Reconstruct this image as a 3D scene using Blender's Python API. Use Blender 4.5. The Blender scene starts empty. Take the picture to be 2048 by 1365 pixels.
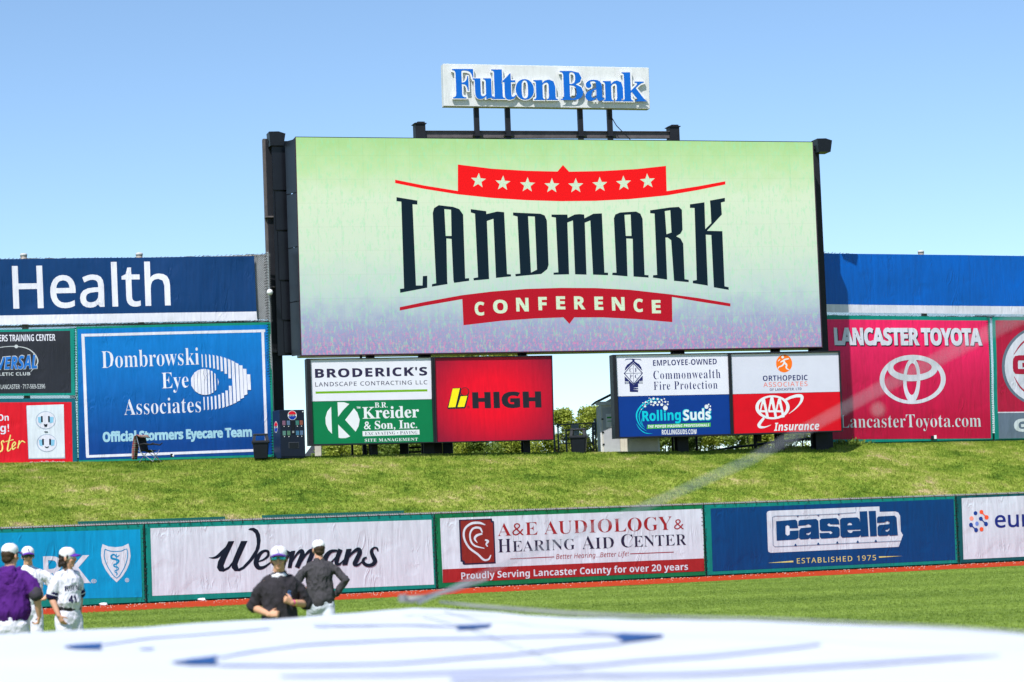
import bpy, bmesh, math, random
import numpy as np
from mathutils import Vector, Matrix, noise
from mathutils.geometry import tessellate_polygon
from mathutils.bvhtree import BVHTree
R = math.radians
random.seed(7); rng = np.random.default_rng(7)
SC = bpy.context.scene
COL = SC.collection
TMP = bpy.data.scenes.new('workshop'); TVL = TMP.view_layers[0]      # only used to evaluate modifiers and text, removed at the end
def evaluated(o):
    TMP.collection.objects.link(o); TVL.update(); return o.evaluated_get(TVL.depsgraph)

# ---------------------------------------------------------------- camera
CAMH = 1.83
CAM = Vector((0, 0, CAMH))
F = 5000.0                                  # focal length in pixels of a 2048 wide picture
PITCH = math.atan(383 / F)
ROLL = 0.0385
fwd = Vector((0, math.cos(PITCH), math.sin(PITCH)))
r0 = Vector((1, 0, 0)); u0 = Vector((0, -math.sin(PITCH), math.cos(PITCH)))
RT = r0 * math.cos(ROLL) - u0 * math.sin(ROLL)
UP = u0 * math.cos(ROLL) + r0 * math.sin(ROLL)
cd = bpy.data.cameras.new('camera'); cam = bpy.data.objects.new('camera', cd); COL.objects.link(cam)
cam.matrix_world = Matrix(((RT.x, UP.x, -fwd.x, CAM.x), (RT.y, UP.y, -fwd.y, CAM.y), (RT.z, UP.z, -fwd.z, CAM.z), (0, 0, 0, 1)))
cd.sensor_width = 36; cd.lens = F / 2048 * 36; cd.clip_start = 0.3; cd.clip_end = 6000
cd.dof.use_dof = True; cd.dof.focus_distance = 97; cd.dof.aperture_fstop = 2.9
SC.camera = cam

# ---------------------------------------------------------------- light
SUN_EL = R(54.5); SUN_AZ = R(23)              # light travels towards +Y turned this far to +X
w = bpy.data.worlds.new('World'); SC.world = w; w.use_nodes = True
nt = w.node_tree; bg = nt.nodes['Background']
sky = nt.nodes.new('ShaderNodeTexSky'); sky.sky_type = 'NISHITA'; sky.sun_disc = False
sky.sun_elevation = SUN_EL; sky.sun_rotation = math.pi + SUN_AZ
sky.altitude = 2200; sky.air_density = 1.0; sky.dust_density = 0.0; sky.ozone_density = 1.5
wb = nt.nodes.new('ShaderNodeVectorMath'); wb.operation = 'MULTIPLY'; wb.inputs[1].default_value = (.91, .985, 1.02)      # the photograph's cool white balance
nt.links.new(sky.outputs[0], wb.inputs[0]); nt.links.new(wb.outputs[0], bg.inputs[0]); bg.inputs[1].default_value = 0.125
sd = bpy.data.lights.new('sun', 'SUN'); sd.energy = 4.7; sd.angle = R(0.55); sd.color = (1, 0.97, 0.93)
so = bpy.data.objects.new('sun', sd); COL.objects.link(so)
sdir = Vector((math.sin(SUN_AZ) * math.cos(SUN_EL), math.cos(SUN_AZ) * math.cos(SUN_EL), -math.sin(SUN_EL)))
so.rotation_euler = sdir.to_track_quat('-Z', 'Y').to_euler(); so.location = (-20, -30, 60)
vs = SC.view_settings; SC.display_settings.display_device = 'sRGB'
vs.view_transform = 'Standard'; vs.look = 'None'; vs.gamma = 1; vs.use_curve_mapping = False; vs.exposure = 0.42

# ---------------------------------------------------------------- helpers
def ray(px, py):
    return (RT * ((px - 1024) / F) + UP * ((682.5 - py) / F) + fwd)
def at_y(px, py, Y):
    d = ray(px, py); return CAM + d * (Y / d.y)
def at_z(px, py, z):
    d = ray(px, py); return CAM + d * ((z - CAMH) / d.z)
def horizon(px):                            # image row of the horizon in this column
    a = 0.0; lo, hi = 0, 2000
    for _ in range(40):
        m = (lo + hi) / 2
        if ray(px, m).z > 0: lo = m
        else: hi = m
    return lo
def srgb(r, g, b):
    f = lambda c: c / 12.92 if c <= .04045 else ((c + .055) / 1.055) ** 2.4
    return tuple(f(c / 255) for c in (r, g, b))
def tag(o, label=None, cat=None, group=None, kind=None):
    if label: o['label'] = label
    if cat: o['category'] = cat
    if group: o['group'] = group
    if kind: o['kind'] = kind
    return o
def empty(name, loc, rz=0, label=None, cat=None, group=None):
    o = bpy.data.objects.new(name, None); COL.objects.link(o); o.location = loc; o.rotation_euler = (0, 0, rz)
    o.empty_display_size = .3
    return tag(o, label, cat, group)
def mesh_obj(name, verts, faces, m, parent=None, smooth=False, kind=None):
    me = bpy.data.meshes.new(name); me.from_pydata([tuple(v) for v in verts], [], faces)
    me.materials.append(m)
    if smooth: me.polygons.foreach_set('use_smooth', [True] * len(me.polygons))
    me.update()
    o = bpy.data.objects.new(name, me); COL.objects.link(o)
    if parent: o.parent = parent
    if kind: o['kind'] = kind
    return o
def fast_mesh(name, V, Fc, m, parent=None, kind=None, smooth=False):
    """V (n,3) array, Fc (k, s) array of equal sized faces"""
    me = bpy.data.meshes.new(name); n, s = Fc.shape
    me.vertices.add(len(V)); me.vertices.foreach_set('co', np.asarray(V, dtype=np.float32).ravel())
    me.loops.add(n * s); me.loops.foreach_set('vertex_index', Fc.astype(np.int32).ravel())
    me.polygons.add(n); me.polygons.foreach_set('loop_start', np.arange(0, n * s, s, dtype=np.int32))
    me.update(calc_edges=True); me.materials.append(m)
    if smooth: me.polygons.foreach_set('use_smooth', [True] * n)
    o = bpy.data.objects.new(name, me); COL.objects.link(o)
    if parent: o.parent = parent
    if kind: o['kind'] = kind
    return o
class MB:                                   # collects simple solids into ONE mesh
    def __init__(s): s.v = []; s.f = []
    def add(s, vs_, fs):
        k = len(s.v); s.v += [Vector(v) for v in vs_]; s.f += [tuple(i + k for i in f) for f in fs]; return s
    def box(s, x0, x1, y0, y1, z0, z1, bev=0):
        if bev <= 0:
            return s.add([(x, y, z) for z in (z0, z1) for y in (y0, y1) for x in (x0, x1)],
                         [(0, 2, 3, 1), (4, 5, 7, 6), (0, 1, 5, 4), (2, 6, 7, 3), (0, 4, 6, 2), (1, 3, 7, 5)])
        bm = bmesh.new(); bmesh.ops.create_cube(bm, size=1)
        for v in bm.verts: v.co = Vector(((x0 + x1) / 2 + v.co.x * (x1 - x0), (y0 + y1) / 2 + v.co.y * (y1 - y0), (z0 + z1) / 2 + v.co.z * (z1 - z0)))
        bmesh.ops.bevel(bm, geom=bm.edges[:], offset=bev, segments=2, profile=.6, affect='EDGES')
        bm.verts.index_update(); s.add([v.co.copy() for v in bm.verts], [[v.index for v in f.verts] for f in bm.faces]); bm.free(); return s
    def tube(s, pts, rad, n=8, caps=True):
        pts = [Vector(p) for p in pts]; rs = rad if isinstance(rad, (list, tuple)) else [rad] * len(pts)
        rings = []; prev = None
        for i, p in enumerate(pts):
            t = (pts[min(i + 1, len(pts) - 1)] - pts[max(i - 1, 0)]).normalized()
            a = prev if prev is not None else (Vector((0, 0, 1)) if abs(t.z) < .9 else Vector((1, 0, 0)))
            a = (a - t * a.dot(t)); a = a.normalized() if a.length > 1e-6 else t.orthogonal().normalized()
            b = t.cross(a); prev = a
            rings.append([p + (a * math.cos(k * 2 * math.pi / n) + b * math.sin(k * 2 * math.pi / n)) * rs[i] for k in range(n)])
        vs_ = [v for r in rings for v in r]; fs = []
        for i in range(len(pts) - 1):
            for k in range(n): fs.append((i * n + k, i * n + (k + 1) % n, (i + 1) * n + (k + 1) % n, (i + 1) * n + k))
        if caps: fs += [tuple(range(n - 1, -1, -1)), tuple((len(pts) - 1) * n + k for k in range(n))]
        return s.add(vs_, fs)
    def lathe(s, prof, n=20, c=(0, 0)):      # prof: (radius, z)
        vs_ = [(c[0] + r * math.cos(k * 2 * math.pi / n), c[1] + r * math.sin(k * 2 * math.pi / n), z) for r, z in prof for k in range(n)]
        fs = [(i * n + k, i * n + (k + 1) % n, (i + 1) * n + (k + 1) % n, (i + 1) * n + k) for i in range(len(prof) - 1) for k in range(n)]
        fs += [tuple(range(n - 1, -1, -1)), tuple((len(prof) - 1) * n + k for k in range(n))]
        return s.add(vs_, fs)
    def prism(s, poly, y0, y1):              # poly in x,z, extruded along y
        n = len(poly); vs_ = [(x, y0, z) for x, z in poly] + [(x, y1, z) for x, z in poly]
        fs = [tuple(range(n)), tuple(range(2 * n - 1, n - 1, -1))] + [(i, n + i, n + (i + 1) % n, (i + 1) % n) for i in range(n)]
        return s.add(vs_, fs)
    def build(s, name, m, parent=None, smooth=False, kind=None): return mesh_obj(name, s.v, s.f, m, parent, smooth, kind)

# ---------------------------------------------------------------- materials
def nodes(name):
    m = bpy.data.materials.new(name); m.use_nodes = True; return m, m.node_tree, m.node_tree.nodes['Principled BSDF']
def N(nt, t, **kw):
    n = nt.nodes.new(t)
    for k, v in kw.items():
        if k.startswith('i_'):
            key = k[2:]; n.inputs[int(key) if key.isdigit() else key.replace('_', ' ')].default_value = v
        else: setattr(n, k, v)
    return n
def mapped(nt, scale, coord='Object', rot=(0, 0, 0)):
    tc = N(nt, 'ShaderNodeTexCoord'); mp = N(nt, 'ShaderNodeMapping'); mp.inputs['Scale'].default_value = scale; mp.inputs['Rotation'].default_value = rot
    nt.links.new(tc.outputs[coord], mp.inputs[0]); return mp.outputs[0]
def plain(name, col, rough=.6, metal=0, var=.12, vscale=6, bump=0, bscale=30, spec=.22, coat=0):
    m, nt, b = nodes(name); L = nt.links
    v = mapped(nt, (1, 1, 1)); n1 = N(nt, 'ShaderNodeTexNoise', i_Scale=vscale, i_Detail=6, i_Roughness=.65); L.new(v, n1.inputs['Vector'])
    mr = N(nt, 'ShaderNodeMapRange', i_1=.3, i_2=.7, i_3=1 - var, i_4=1 + var * .6); L.new(n1.outputs[0], mr.inputs[0])
    mx = N(nt, 'ShaderNodeVectorMath', operation='SCALE'); mx.inputs[0].default_value = col[:3]; L.new(mr.outputs[0], mx.inputs['Scale'])
    L.new(mx.outputs[0], b.inputs['Base Color']); b.inputs['Roughness'].default_value = rough; b.inputs['Metallic'].default_value = metal
    b.inputs['Specular IOR Level'].default_value = spec; b.inputs['Coat Weight'].default_value = coat
    if bump:
        n2 = N(nt, 'ShaderNodeTexNoise', i_Scale=bscale, i_Detail=4); L.new(v, n2.inputs['Vector'])
        bp = N(nt, 'ShaderNodeBump', i_Strength=.6, i_Distance=bump); L.new(n2.outputs[0], bp.inputs['Height']); L.new(bp.outputs[0], b.inputs['Normal'])
    return m
VIN = {}
def vinyl(col, rough=.42, wr=1.0, grad=None):
    """printed vinyl banner: colour, dirt streaks, folds and creases. All prints of a banner share the same relief."""
    key = (tuple(round(c, 4) for c in col), rough, wr, str(grad))
    if key in VIN: return VIN[key]
    m, nt, b = nodes('vinyl_print'); L = nt.links
    v = mapped(nt, (1, 0, 1))
    # relief: soft hanging folds, diagonal creases, pin dents
    f1 = N(nt, 'ShaderNodeTexNoise', i_Scale=1, i_Detail=2, i_Roughness=.5, i_Distortion=.6); L.new(mapped(nt, (2.0, 0, .3), rot=(0, R(6), 0)), f1.inputs['Vector'])
    f2 = N(nt, 'ShaderNodeTexNoise', i_Scale=1, i_Detail=3, i_Roughness=.55, i_Distortion=1.2); L.new(mapped(nt, (2.3, 0, .42), rot=(0, R(-34), 0)), f2.inputs['Vector'])
    f3 = N(nt, 'ShaderNodeTexNoise', i_Scale=1.1, i_Detail=1); L.new(v, f3.inputs['Vector'])
    rg = N(nt, 'ShaderNodeMath', operation='SUBTRACT', i_1=.5); L.new(f2.outputs[0], rg.inputs[0])
    ra = N(nt, 'ShaderNodeMath', operation='ABSOLUTE'); L.new(rg.outputs[0], ra.inputs[0])
    rs = N(nt, 'ShaderNodeMapRange', i_1=0, i_2=.05, i_3=.0, i_4=1); L.new(ra.outputs[0], rs.inputs[0])
    msk = N(nt, 'ShaderNodeMapRange', i_1=.49, i_2=.66, i_3=0, i_4=1); L.new(f3.outputs[0], msk.inputs[0])
    cr = N(nt, 'ShaderNodeMath', operation='MULTIPLY'); L.new(rs.outputs[0], cr.inputs[0]); L.new(msk.outputs[0], cr.inputs[1])
    f4 = N(nt, 'ShaderNodeTexNoise', i_Scale=9, i_Detail=3); L.new(v, f4.inputs['Vector'])
    s1 = N(nt, 'ShaderNodeMath', operation='MULTIPLY_ADD', i_1=-.22); L.new(cr.outputs[0], s1.inputs[0]); L.new(f1.outputs[0], s1.inputs[2])
    s2 = N(nt, 'ShaderNodeMath', operation='MULTIPLY_ADD', i_1=.05); L.new(f4.outputs[0], s2.inputs[0]); L.new(s1.outputs[0], s2.inputs[2])
    bp = N(nt, 'ShaderNodeBump', i_Strength=1.0, i_Distance=.05 * wr); L.new(s2.outputs[0], bp.inputs['Height']); L.new(bp.outputs[0], b.inputs['Normal'])
    # colour: print, faint dirt streaks, chalky specks
    st = N(nt, 'ShaderNodeTexNoise', i_Scale=1, i_Detail=5, i_Roughness=.7); L.new(mapped(nt, (9, 0, 1.1)), st.inputs['Vector'])
    mr = N(nt, 'ShaderNodeMapRange', i_1=.3, i_2=.75, i_3=1.06, i_4=.82); L.new(st.outputs[0], mr.inputs[0])
    if grad:
        cr_ = N(nt, 'ShaderNodeValToRGB'); e = cr_.color_ramp.elements
        typ, g0, g1, c0, c1 = grad[:5]
        e[0].position = 0; e[0].color = (*c0, 1); e[1].position = 1; e[1].color = (*c1, 1)
        sp = N(nt, 'ShaderNodeSeparateXYZ'); tc = N(nt, 'ShaderNodeTexCoord'); L.new(tc.outputs['Object'], sp.inputs[0])
        if typ == 'z': src = sp.outputs['Z']
        else:
            cx, cz, kx, kz = grad[5:9]
            mp = N(nt, 'ShaderNodeMapping', vector_type='POINT'); mp.inputs['Location'].default_value = (-cx * kx, 0, -cz * kz); mp.inputs['Scale'].default_value = (kx, 0, kz); L.new(tc.outputs['Object'], mp.inputs[0])
            ln = N(nt, 'ShaderNodeVectorMath', operation='LENGTH'); L.new(mp.outputs[0], ln.inputs[0]); src = ln.outputs['Value']
        g = N(nt, 'ShaderNodeMapRange', i_1=g0, i_2=g1, i_3=0, i_4=1); L.new(src, g.inputs[0]); L.new(g.outputs[0], cr_.inputs[0]); base = cr_.outputs[0]
        mx = N(nt, 'ShaderNodeVectorMath', operation='SCALE'); L.new(base, mx.inputs[0]); L.new(mr.outputs[0], mx.inputs['Scale'])
    else:
        mx = N(nt, 'ShaderNodeVectorMath', operation='SCALE'); mx.inputs[0].default_value = col[:3]; L.new(mr.outputs[0], mx.inputs['Scale'])
    sk = N(nt, 'ShaderNodeTexNoise', i_Scale=13, i_Detail=2, i_Roughness=.8); L.new(v, sk.inputs['Vector'])
    sm = N(nt, 'ShaderNodeMapRange', i_1=.76, i_2=.8, i_3=0, i_4=.35); L.new(sk.outputs[0], sm.inputs[0])
    mix = N(nt, 'ShaderNodeMix', data_type='RGBA'); L.new(sm.outputs[0], mix.inputs[0]); L.new(mx.outputs[0], mix.inputs[6]); mix.inputs[7].default_value = (.5, .55, .6, 1)
    L.new(mix.outputs[2], b.inputs['Base Color'])
    b.inputs['Roughness'].default_value = rough; b.inputs['Specular IOR Level'].default_value = .22
    VIN[key] = m; return m

# ---------------------------------------------------------------- flat shapes, authored in photograph pixels, mapped onto real planes
STY = {'bserif': (0x1D400, 0x1D41A, 0x1D7CE), 'biserif': (0x1D468, 0x1D482, None), 'iserif': (0x1D434, 0x1D44E, None), 'bsans': (0x1D5D4, 0x1D5EE, 0x1D7EC),
       'sans': (0x1D5A0, 0x1D5BA, 0x1D7E2), 'isans': (0x1D608, 0x1D622, None), 'bisans': (0x1D63C, 0x1D656, None), 'script': (0x1D4D0, 0x1D4EA, None), 'plain': (None, None, None)}
def conv(s, style):
    U, Lw, D = STY[style]; out = ''
    for c in s:
        if 'A' <= c <= 'Z' and U: out += chr(U + ord(c) - 65)
        elif 'a' <= c <= 'z' and Lw: out += 'ℎ' if (style == 'iserif' and c == 'h') else chr(Lw + ord(c) - 97)
        elif '0' <= c <= '9' and D: out += chr(D + ord(c) - 48)
        else: out += c
    return out
GC = {}
def glyphs(body, style='plain', off=0.0, space=1.0, skew=0.0, extrude=0):
    key = (body, style, off, space, skew, extrude)
    if key in GC: return GC[key]
    caps = body.upper() == body and 'I' in body and style in ('sans', 'bsans', 'bisans')
    if caps: hc_ = max(q[1] for q in glyphs('H', style, off)[0]); body = body.replace('I', 'l')       # plain bar I, cut to cap height
    cu = bpy.data.curves.new('lettering', 'FONT'); cu.body = conv(body, style); cu.size = 1; cu.offset = off; cu.space_character = space; cu.resolution_u = 2
    cu.extrude = extrude
    o = bpy.data.objects.new('lettering', cu); 
    me = evaluated(o).to_mesh()
    v = [(q.co.x + skew * q.co.y, q.co.y, q.co.z) for q in me.vertices]; f = [tuple(p.vertices) for p in me.polygons]
    if caps: v = [(a - skew * max(0, b - hc_), min(b, hc_ + .006), c) for a, b, c in v]
    bpy.data.objects.remove(o); bpy.data.curves.remove(cu)
    GC[key] = (v, f); return GC[key]
class TT(tuple): pass                         # one text string
def T(body, style, xl, xr, tl, bl, tr, br, off=0.0, space=1.0, skew=0.0, lean=.038):
    v, f = glyphs(body, style, off, space, skew)
    xs = [p[0] for p in v]; ys = [p[1] for p in v]; x0, x1, y0, y1 = min(xs), max(xs), min(ys), max(ys)
    out = []
    for x, y, _ in v:
        s = (x - x0) / (x1 - x0); t = (y - y0) / (y1 - y0)
        yt = tl + (tr - tl) * s; yb = bl + (br - bl) * s; yy = yb + (yt - yb) * t
        out.append((xl + (xr - xl) * s + lean * (yy - (yt + yb) / 2), yy))
    return [TT((out, f))]
def P(outer, *holes):
    loops = [[Vector((x, y, 0)) for x, y in l] for l in (outer,) + holes]
    tri = tessellate_polygon(loops); v = [(p.x, p.y) for l in loops for p in l]
    return [(v, [tuple(t) for t in tri])]
def spline(pts, k=5):
    if len(pts) < 3: return pts
    a = np.array(pts, float); out = []
    for i in range(len(a) - 1):
        p0 = a[max(i - 1, 0)]; p1 = a[i]; p2 = a[i + 1]; p3 = a[min(i + 2, len(a) - 1)]
        for j in range(k):
            t = j / k; out.append(.5 * ((2 * p1) + (-p0 + p2) * t + (2 * p0 - 5 * p1 + 4 * p2 - p3) * t * t + (-p0 + 3 * p1 - 3 * p2 + p3) * t ** 3))
    out.append(a[-1]); return out
def S(pts, wd=None, k=5):                    # ribbon stroke; pts (x,y,width) or (x,y)+wd
    p = spline([(q[0], q[1], q[2] if len(q) > 2 else wd) for q in pts], k)
    v = []; n = len(p)
    for i in range(n):
        d = np.array(p[min(i + 1, n - 1)][:2]) - np.array(p[max(i - 1, 0)][:2]); l = np.hypot(*d) or 1
        nx, ny = -d[1] / l, d[0] / l; h = max(p[i][2], .2) / 2
        v += [(p[i][0] + nx * h, p[i][1] + ny * h), (p[i][0] - nx * h, p[i][1] - ny * h)]
    return [(v, [(2 * i, 2 * i + 1, 2 * i + 3, 2 * i + 2) for i in range(n - 1)])]
def E(cx, cy, rx, ry, n=28): return P([(cx + rx * math.cos(i * 2 * math.pi / n), cy + ry * math.sin(i * 2 * math.pi / n)) for i in range(n)])
def RING(cx, cy, rx, ry, ix, iy, dy=0, n=40, dx=0):
    v = []
    for i in range(n):
        c, s = math.cos(i * 2 * math.pi / n), math.sin(i * 2 * math.pi / n)
        v += [(cx + rx * c, cy + ry * s), (cx + dx + ix * c, cy + dy + iy * s)]
    return [(v, [(2 * i, 2 * i + 1, (2 * i + 3) % (2 * n), (2 * i + 2) % (2 * n)) for i in range(n)])]
def Z(shapes, ox, oy, s): return [type(e)(([(ox + x / s, oy + y / s) for x, y in e[0]], e[1])) for e in shapes]

class Board:
    """a vertical plane in the world; local x along it, local z up, local -y towards the field"""
    def __init__(s, pa, pb, ox_px=None, bill=None):
        s.u = Vector((pb.x - pa.x, pb.y - pa.y, 0)).normalized(); s.y = Vector((-s.u.y, s.u.x, 0)); s.o = Vector((pa.x, pa.y, 0)); s.rz = math.atan2(s.u.y, s.u.x)
        s.bill = bill
    def hit(s, px, py, off=0):
        d = ray(px, py); t = (s.o - s.y * off - CAM).dot(s.y) / d.dot(s.y); return CAM + d * t
    def loc(s, px, py, off=0):
        p = s.hit(px, py, off) - s.o; return p.dot(s.u), p.z
    def world(s, a, off, b): return s.o + s.u * a - s.y * off + Vector((0, 0, b))
    def thing(s, name, base, label, cat, group=None):
        """Empty at the foot; children are built in board coordinates relative to it"""
        e = empty(name, s.world(base[0], 0, base[1]), s.rz, label, cat, group); e['_a'] = base[0]; e['_b'] = base[1]; return e
    def disp(s, a, b): return s.bill(a, b) if s.bill else 0.0
    def add(s, parent, name, shapes, m, lift=.006, cell=.2, flat=False, kind=None, thick=0, step=.0009, surf=0.0):
        """build px shapes as one mesh lying on the board"""
        tt = [e for e in shapes if isinstance(e, TT)]
        if len(shapes) > 1 and tt:
            rest = [e for e in shapes if not isinstance(e, TT)]; o = None
            for i, grp in enumerate([[tuple(e)] for e in tt] + ([rest] if rest else [])): o = s.add(parent, name, grp, m, lift + i * .0004, cell, flat, kind, thick, step, surf)
            return o
        if not s.bill and not thick and lift < .03: lift *= .3; step *= .3
        bm = bmesh.new(); A, B0 = (parent['_a'], parent['_b'])
        for i, (v, f) in enumerate(shapes):
            L_ = lift + i * step; vv = []
            for x, y in v:
                a, b = s.loc(x, y, surf); vv.append(bm.verts.new((a, L_, b)))
            for q in f:
                try: bm.faces.new([vv[k] for k in q])
                except ValueError: pass
        if s.bill and not flat:
            for ax in (0, 2):
                lo = min(v.co[ax] for v in bm.verts); hi = max(v.co[ax] for v in bm.verts); k = math.ceil((lo + 1e-4) / cell)
                while k * cell < hi:
                    pc = [0, 0, 0]; pn = [0, 0, 0]; pc[ax] = k * cell; pn[ax] = 1
                    bmesh.ops.bisect_plane(bm, geom=bm.verts[:] + bm.edges[:] + bm.faces[:], plane_co=pc, plane_no=pn, dist=1e-5); k += 1
        if thick:
            r = bmesh.ops.extrude_face_region(bm, geom=bm.faces[:])
            for g in r['geom']:
                if isinstance(g, bmesh.types.BMVert): g.co.y -= thick
        for v in bm.verts: v.co = Vector((v.co.x - A, -(v.co.y + surf + (0 if flat else s.disp(v.co.x, v.co.z))), v.co.z - B0))
        if thick: bmesh.ops.recalc_face_normals(bm, faces=bm.faces[:])
        else:
            for f_ in bm.faces:
                f_.normal_update()
                if f_.normal.y > 0: f_.normal_flip()
        me = bpy.data.meshes.new(name); bm.to_mesh(me); bm.free(); me.materials.append(m)
        o = bpy.data.objects.new(name, me); COL.objects.link(o); o.parent = parent
        if kind: o['kind'] = kind
        return o
    def solid(s, parent, name, px_quad, m, d0, d1, bev=0):
        """box-like solid over a px quad, from off d0 to d1 (towards the field)"""
        A, B0 = parent['_a'], parent['_b']; mid = max(d0, d1); q = [s.loc(x, y, mid) for x, y in px_quad]; mb = MB()
        mb.prism([(a - A, b - B0) for a, b in q], -d0, -d1); o = mb.build(name, m, parent)
        bm = bmesh.new(); bm.from_mesh(o.data)
        if bev: bmesh.ops.bevel(bm, geom=bm.edges[:], offset=bev, segments=1, affect='EDGES')
        bmesh.ops.recalc_face_normals(bm, faces=bm.faces[:]); bm.to_mesh(o.data); bm.free()
        return o
def quad(tl, tr, br, bl): return P([tl, tr, br, bl])
def billow(seed, amp=.03, fold=.012):
    def f(a, b):
        return amp * noise.noise(Vector((a * .33, b * .4, seed))) + fold * noise.noise(Vector((a * 1.1, b * .25, seed + 9)))
    return f
# ---------------------------------------------------------------- shared materials
def proj(p):
    d = Vector(p) - CAM; k = F / d.dot(fwd); return (1024 + k * d.dot(RT), 682.5 - k * d.dot(UP))
WHITE = (.575, .655, .72)
M_steel = plain('dark_steel', (.012, .013, .018), .55, 0, .35, 2.5, spec=.25)
M_rust = plain('weathered_steel', (.11, .095, .095), .65, 0, .3, 3)
M_black = plain('black_panel', (.006, .007, .011), .3, 0, .3, 1.2, spec=.3)
M_blk = plain('black_plastic', (.006, .008, .012), .45, 0, .2, 8, spec=.25)
M_galv = plain('galvanised', (.42, .42, .42), .45, .6, .2, 10)
M_green = plain('green_board', (.012, .12, .10), .6, 0, .2, 3)
M_whitep = plain('white_paint', (.72, .72, .74), .55, 0, .08, 4)
V_white = vinyl(WHITE); V_whitef = vinyl((.65, .64, .73)); V_navy = vinyl((.004, .009, .022)); V_teal = vinyl(srgb(8, 128, 116)); V_green = vinyl(srgb(10, 112, 68))

# ---------------------------------------------------------------- ground
def turf_mat():
    m, nt, b = nodes('artificial_turf'); L = nt.links
    v = mapped(nt, (1, 1, 1), 'Object')
    a = N(nt, 'ShaderNodeTexNoise', i_Scale=2.2, i_Detail=8, i_Roughness=.75); L.new(v, a.inputs['Vector'])
    c = N(nt, 'ShaderNodeTexNoise', i_Scale=34, i_Detail=3, i_Roughness=.7); L.new(v, c.inputs['Vector'])
    mx = N(nt, 'ShaderNodeMath', operation='MULTIPLY_ADD', i_1=.6); L.new(c.outputs[0], mx.inputs[0]); L.new(a.outputs[0], mx.inputs[2])
    mw = N(nt, 'ShaderNodeTexNoise', i_Scale=1, i_Detail=2); L.new(mapped(nt, (.05, .28, 1), rot=(0, 0, R(14))), mw.inputs['Vector']); m2_ = N(nt, 'ShaderNodeMath', operation='MULTIPLY_ADD', i_1=.5); L.new(mw.outputs[0], m2_.inputs[0]); L.new(mx.outputs[0], m2_.inputs[2]); m3_ = N(nt, 'ShaderNodeMath', operation='SUBTRACT', i_1=.25); L.new(m2_.outputs[0], m3_.inputs[0]); mx = m3_
    r = N(nt, 'ShaderNodeValToRGB'); e = r.color_ramp.elements; e[0].position = .55; e[0].color = (.07, .125, .018, 1); e[1].position = 1.02; e[1].color = (.24, .33, .06, 1)
    L.new(mx.outputs[0], r.inputs[0]); L.new(r.outputs[0], b.inputs['Base Color']); b.inputs['Roughness'].default_value = .9; b.inputs['Specular IOR Level'].default_value = .06
    bp = N(nt, 'ShaderNodeBump', i_Strength=.5, i_Distance=.03); L.new(c.outputs[0], bp.inputs['Height']); L.new(bp.outputs[0], b.inputs['Normal']); return m
M_turf = turf_mat()
g = mesh_obj('ground', [(-3000, -60, 0), (3000, -60, 0), (3000, 4000, 0), (-3000, 4000, 0)], [(0, 1, 2, 3)], M_turf); tag(g, 'green artificial turf of the outfield', kind='structure')

HZ = 1065
WB = Board(at_y(285, 1130, 81), at_y(1910, 1060, 94), bill=billow(3, .035, .014))
def wpt(px, off=0, z=0):                      # point on the outfield wall line in this column
    p = WB.hit(px, 1204 - .0468 * (px - 285), 0); a = (p - WB.o).dot(WB.u); return WB.world(a, off, z)
XS = np.linspace(-420, 2560, 60)
# warning track
def track_mat():
    m, nt, b = nodes('warning_track'); L = nt.links; v = mapped(nt, (1, 1, 1))
    a = N(nt, 'ShaderNodeTexNoise', i_Scale=12, i_Detail=6, i_Roughness=.8); L.new(v, a.inputs['Vector'])
    r = N(nt, 'ShaderNodeValToRGB'); e = r.color_ramp.elements; e[0].position = .35; e[0].color = (.20, .018, .007, 1); e[1].position = .68; e[1].color = (.60, .07, .02, 1)
    L.new(a.outputs[0], r.inputs[0]); L.new(r.outputs[0], b.inputs['Base Color']); b.inputs['Roughness'].default_value = .95; b.inputs['Specular IOR Level'].default_value = .03; return m
tv = []; tf = []
for i, x in enumerate(XS):
    wd = 7.6 - 1.3 * (x - 285) / 1600
    tv += [wpt(x, wd, .006), wpt(x, -.4, .006)]
    if i: k = 2 * i; tf.append((k - 2, k, k + 1, k - 1))
o = mesh_obj('warning_track', tv, tf, track_mat()); tag(o, 'red warning track along the foot of the outfield wall', kind='structure')

# grass berm: from behind the wall up to the crest, a flat top, then down again
CR = [(-460, 950, 98), (-200, 936, 98), (0, 929, 98), (300, 925, 98.3), (600, 916, 99.3), (850, 911, 100.8), (1100, 908, 102), (1400, 905, 104.2), (1600, 896, 106), (1750, 890, 107.6), (2048, 884, 111), (2560, 874, 117)]
def crest(px):
    for (a, b) in zip(CR, CR[1:]):
        if px <= b[0] or b is CR[-1]:
            t = (px - a[0]) / (b[0] - a[0]); return at_y(px, a[1] + (b[1] - a[1]) * t, a[2] + (b[2] - a[2]) * t)
def berm_pt(px, t):                           # t 0..1 face of the berm, 1..2 flat top, 2..3 back slope
    W_ = wpt(px, -.35, 0); K = crest(px); dr = Vector((-.18, 1, 0)).normalized()
    if t <= 1:
        p = W_.lerp(Vector((K.x, K.y, 0)), t); z = 1.3 + (K.z - 1.3) * (1 - (1 - t) ** 1.18)
        z += .10 * noise.noise(Vector((p.x * .25, p.y * .25, 3))) * math.sin(math.pi * t)
    elif t <= 2: p = K + dr * 11 * (t - 1); z = K.z - .25 * (t - 1)
    else: p = K + dr * (11 + 14 * (t - 2)); z = (K.z - .25) * (1 - (t - 2)) - .05
    return Vector((p.x, p.y, z))
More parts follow.
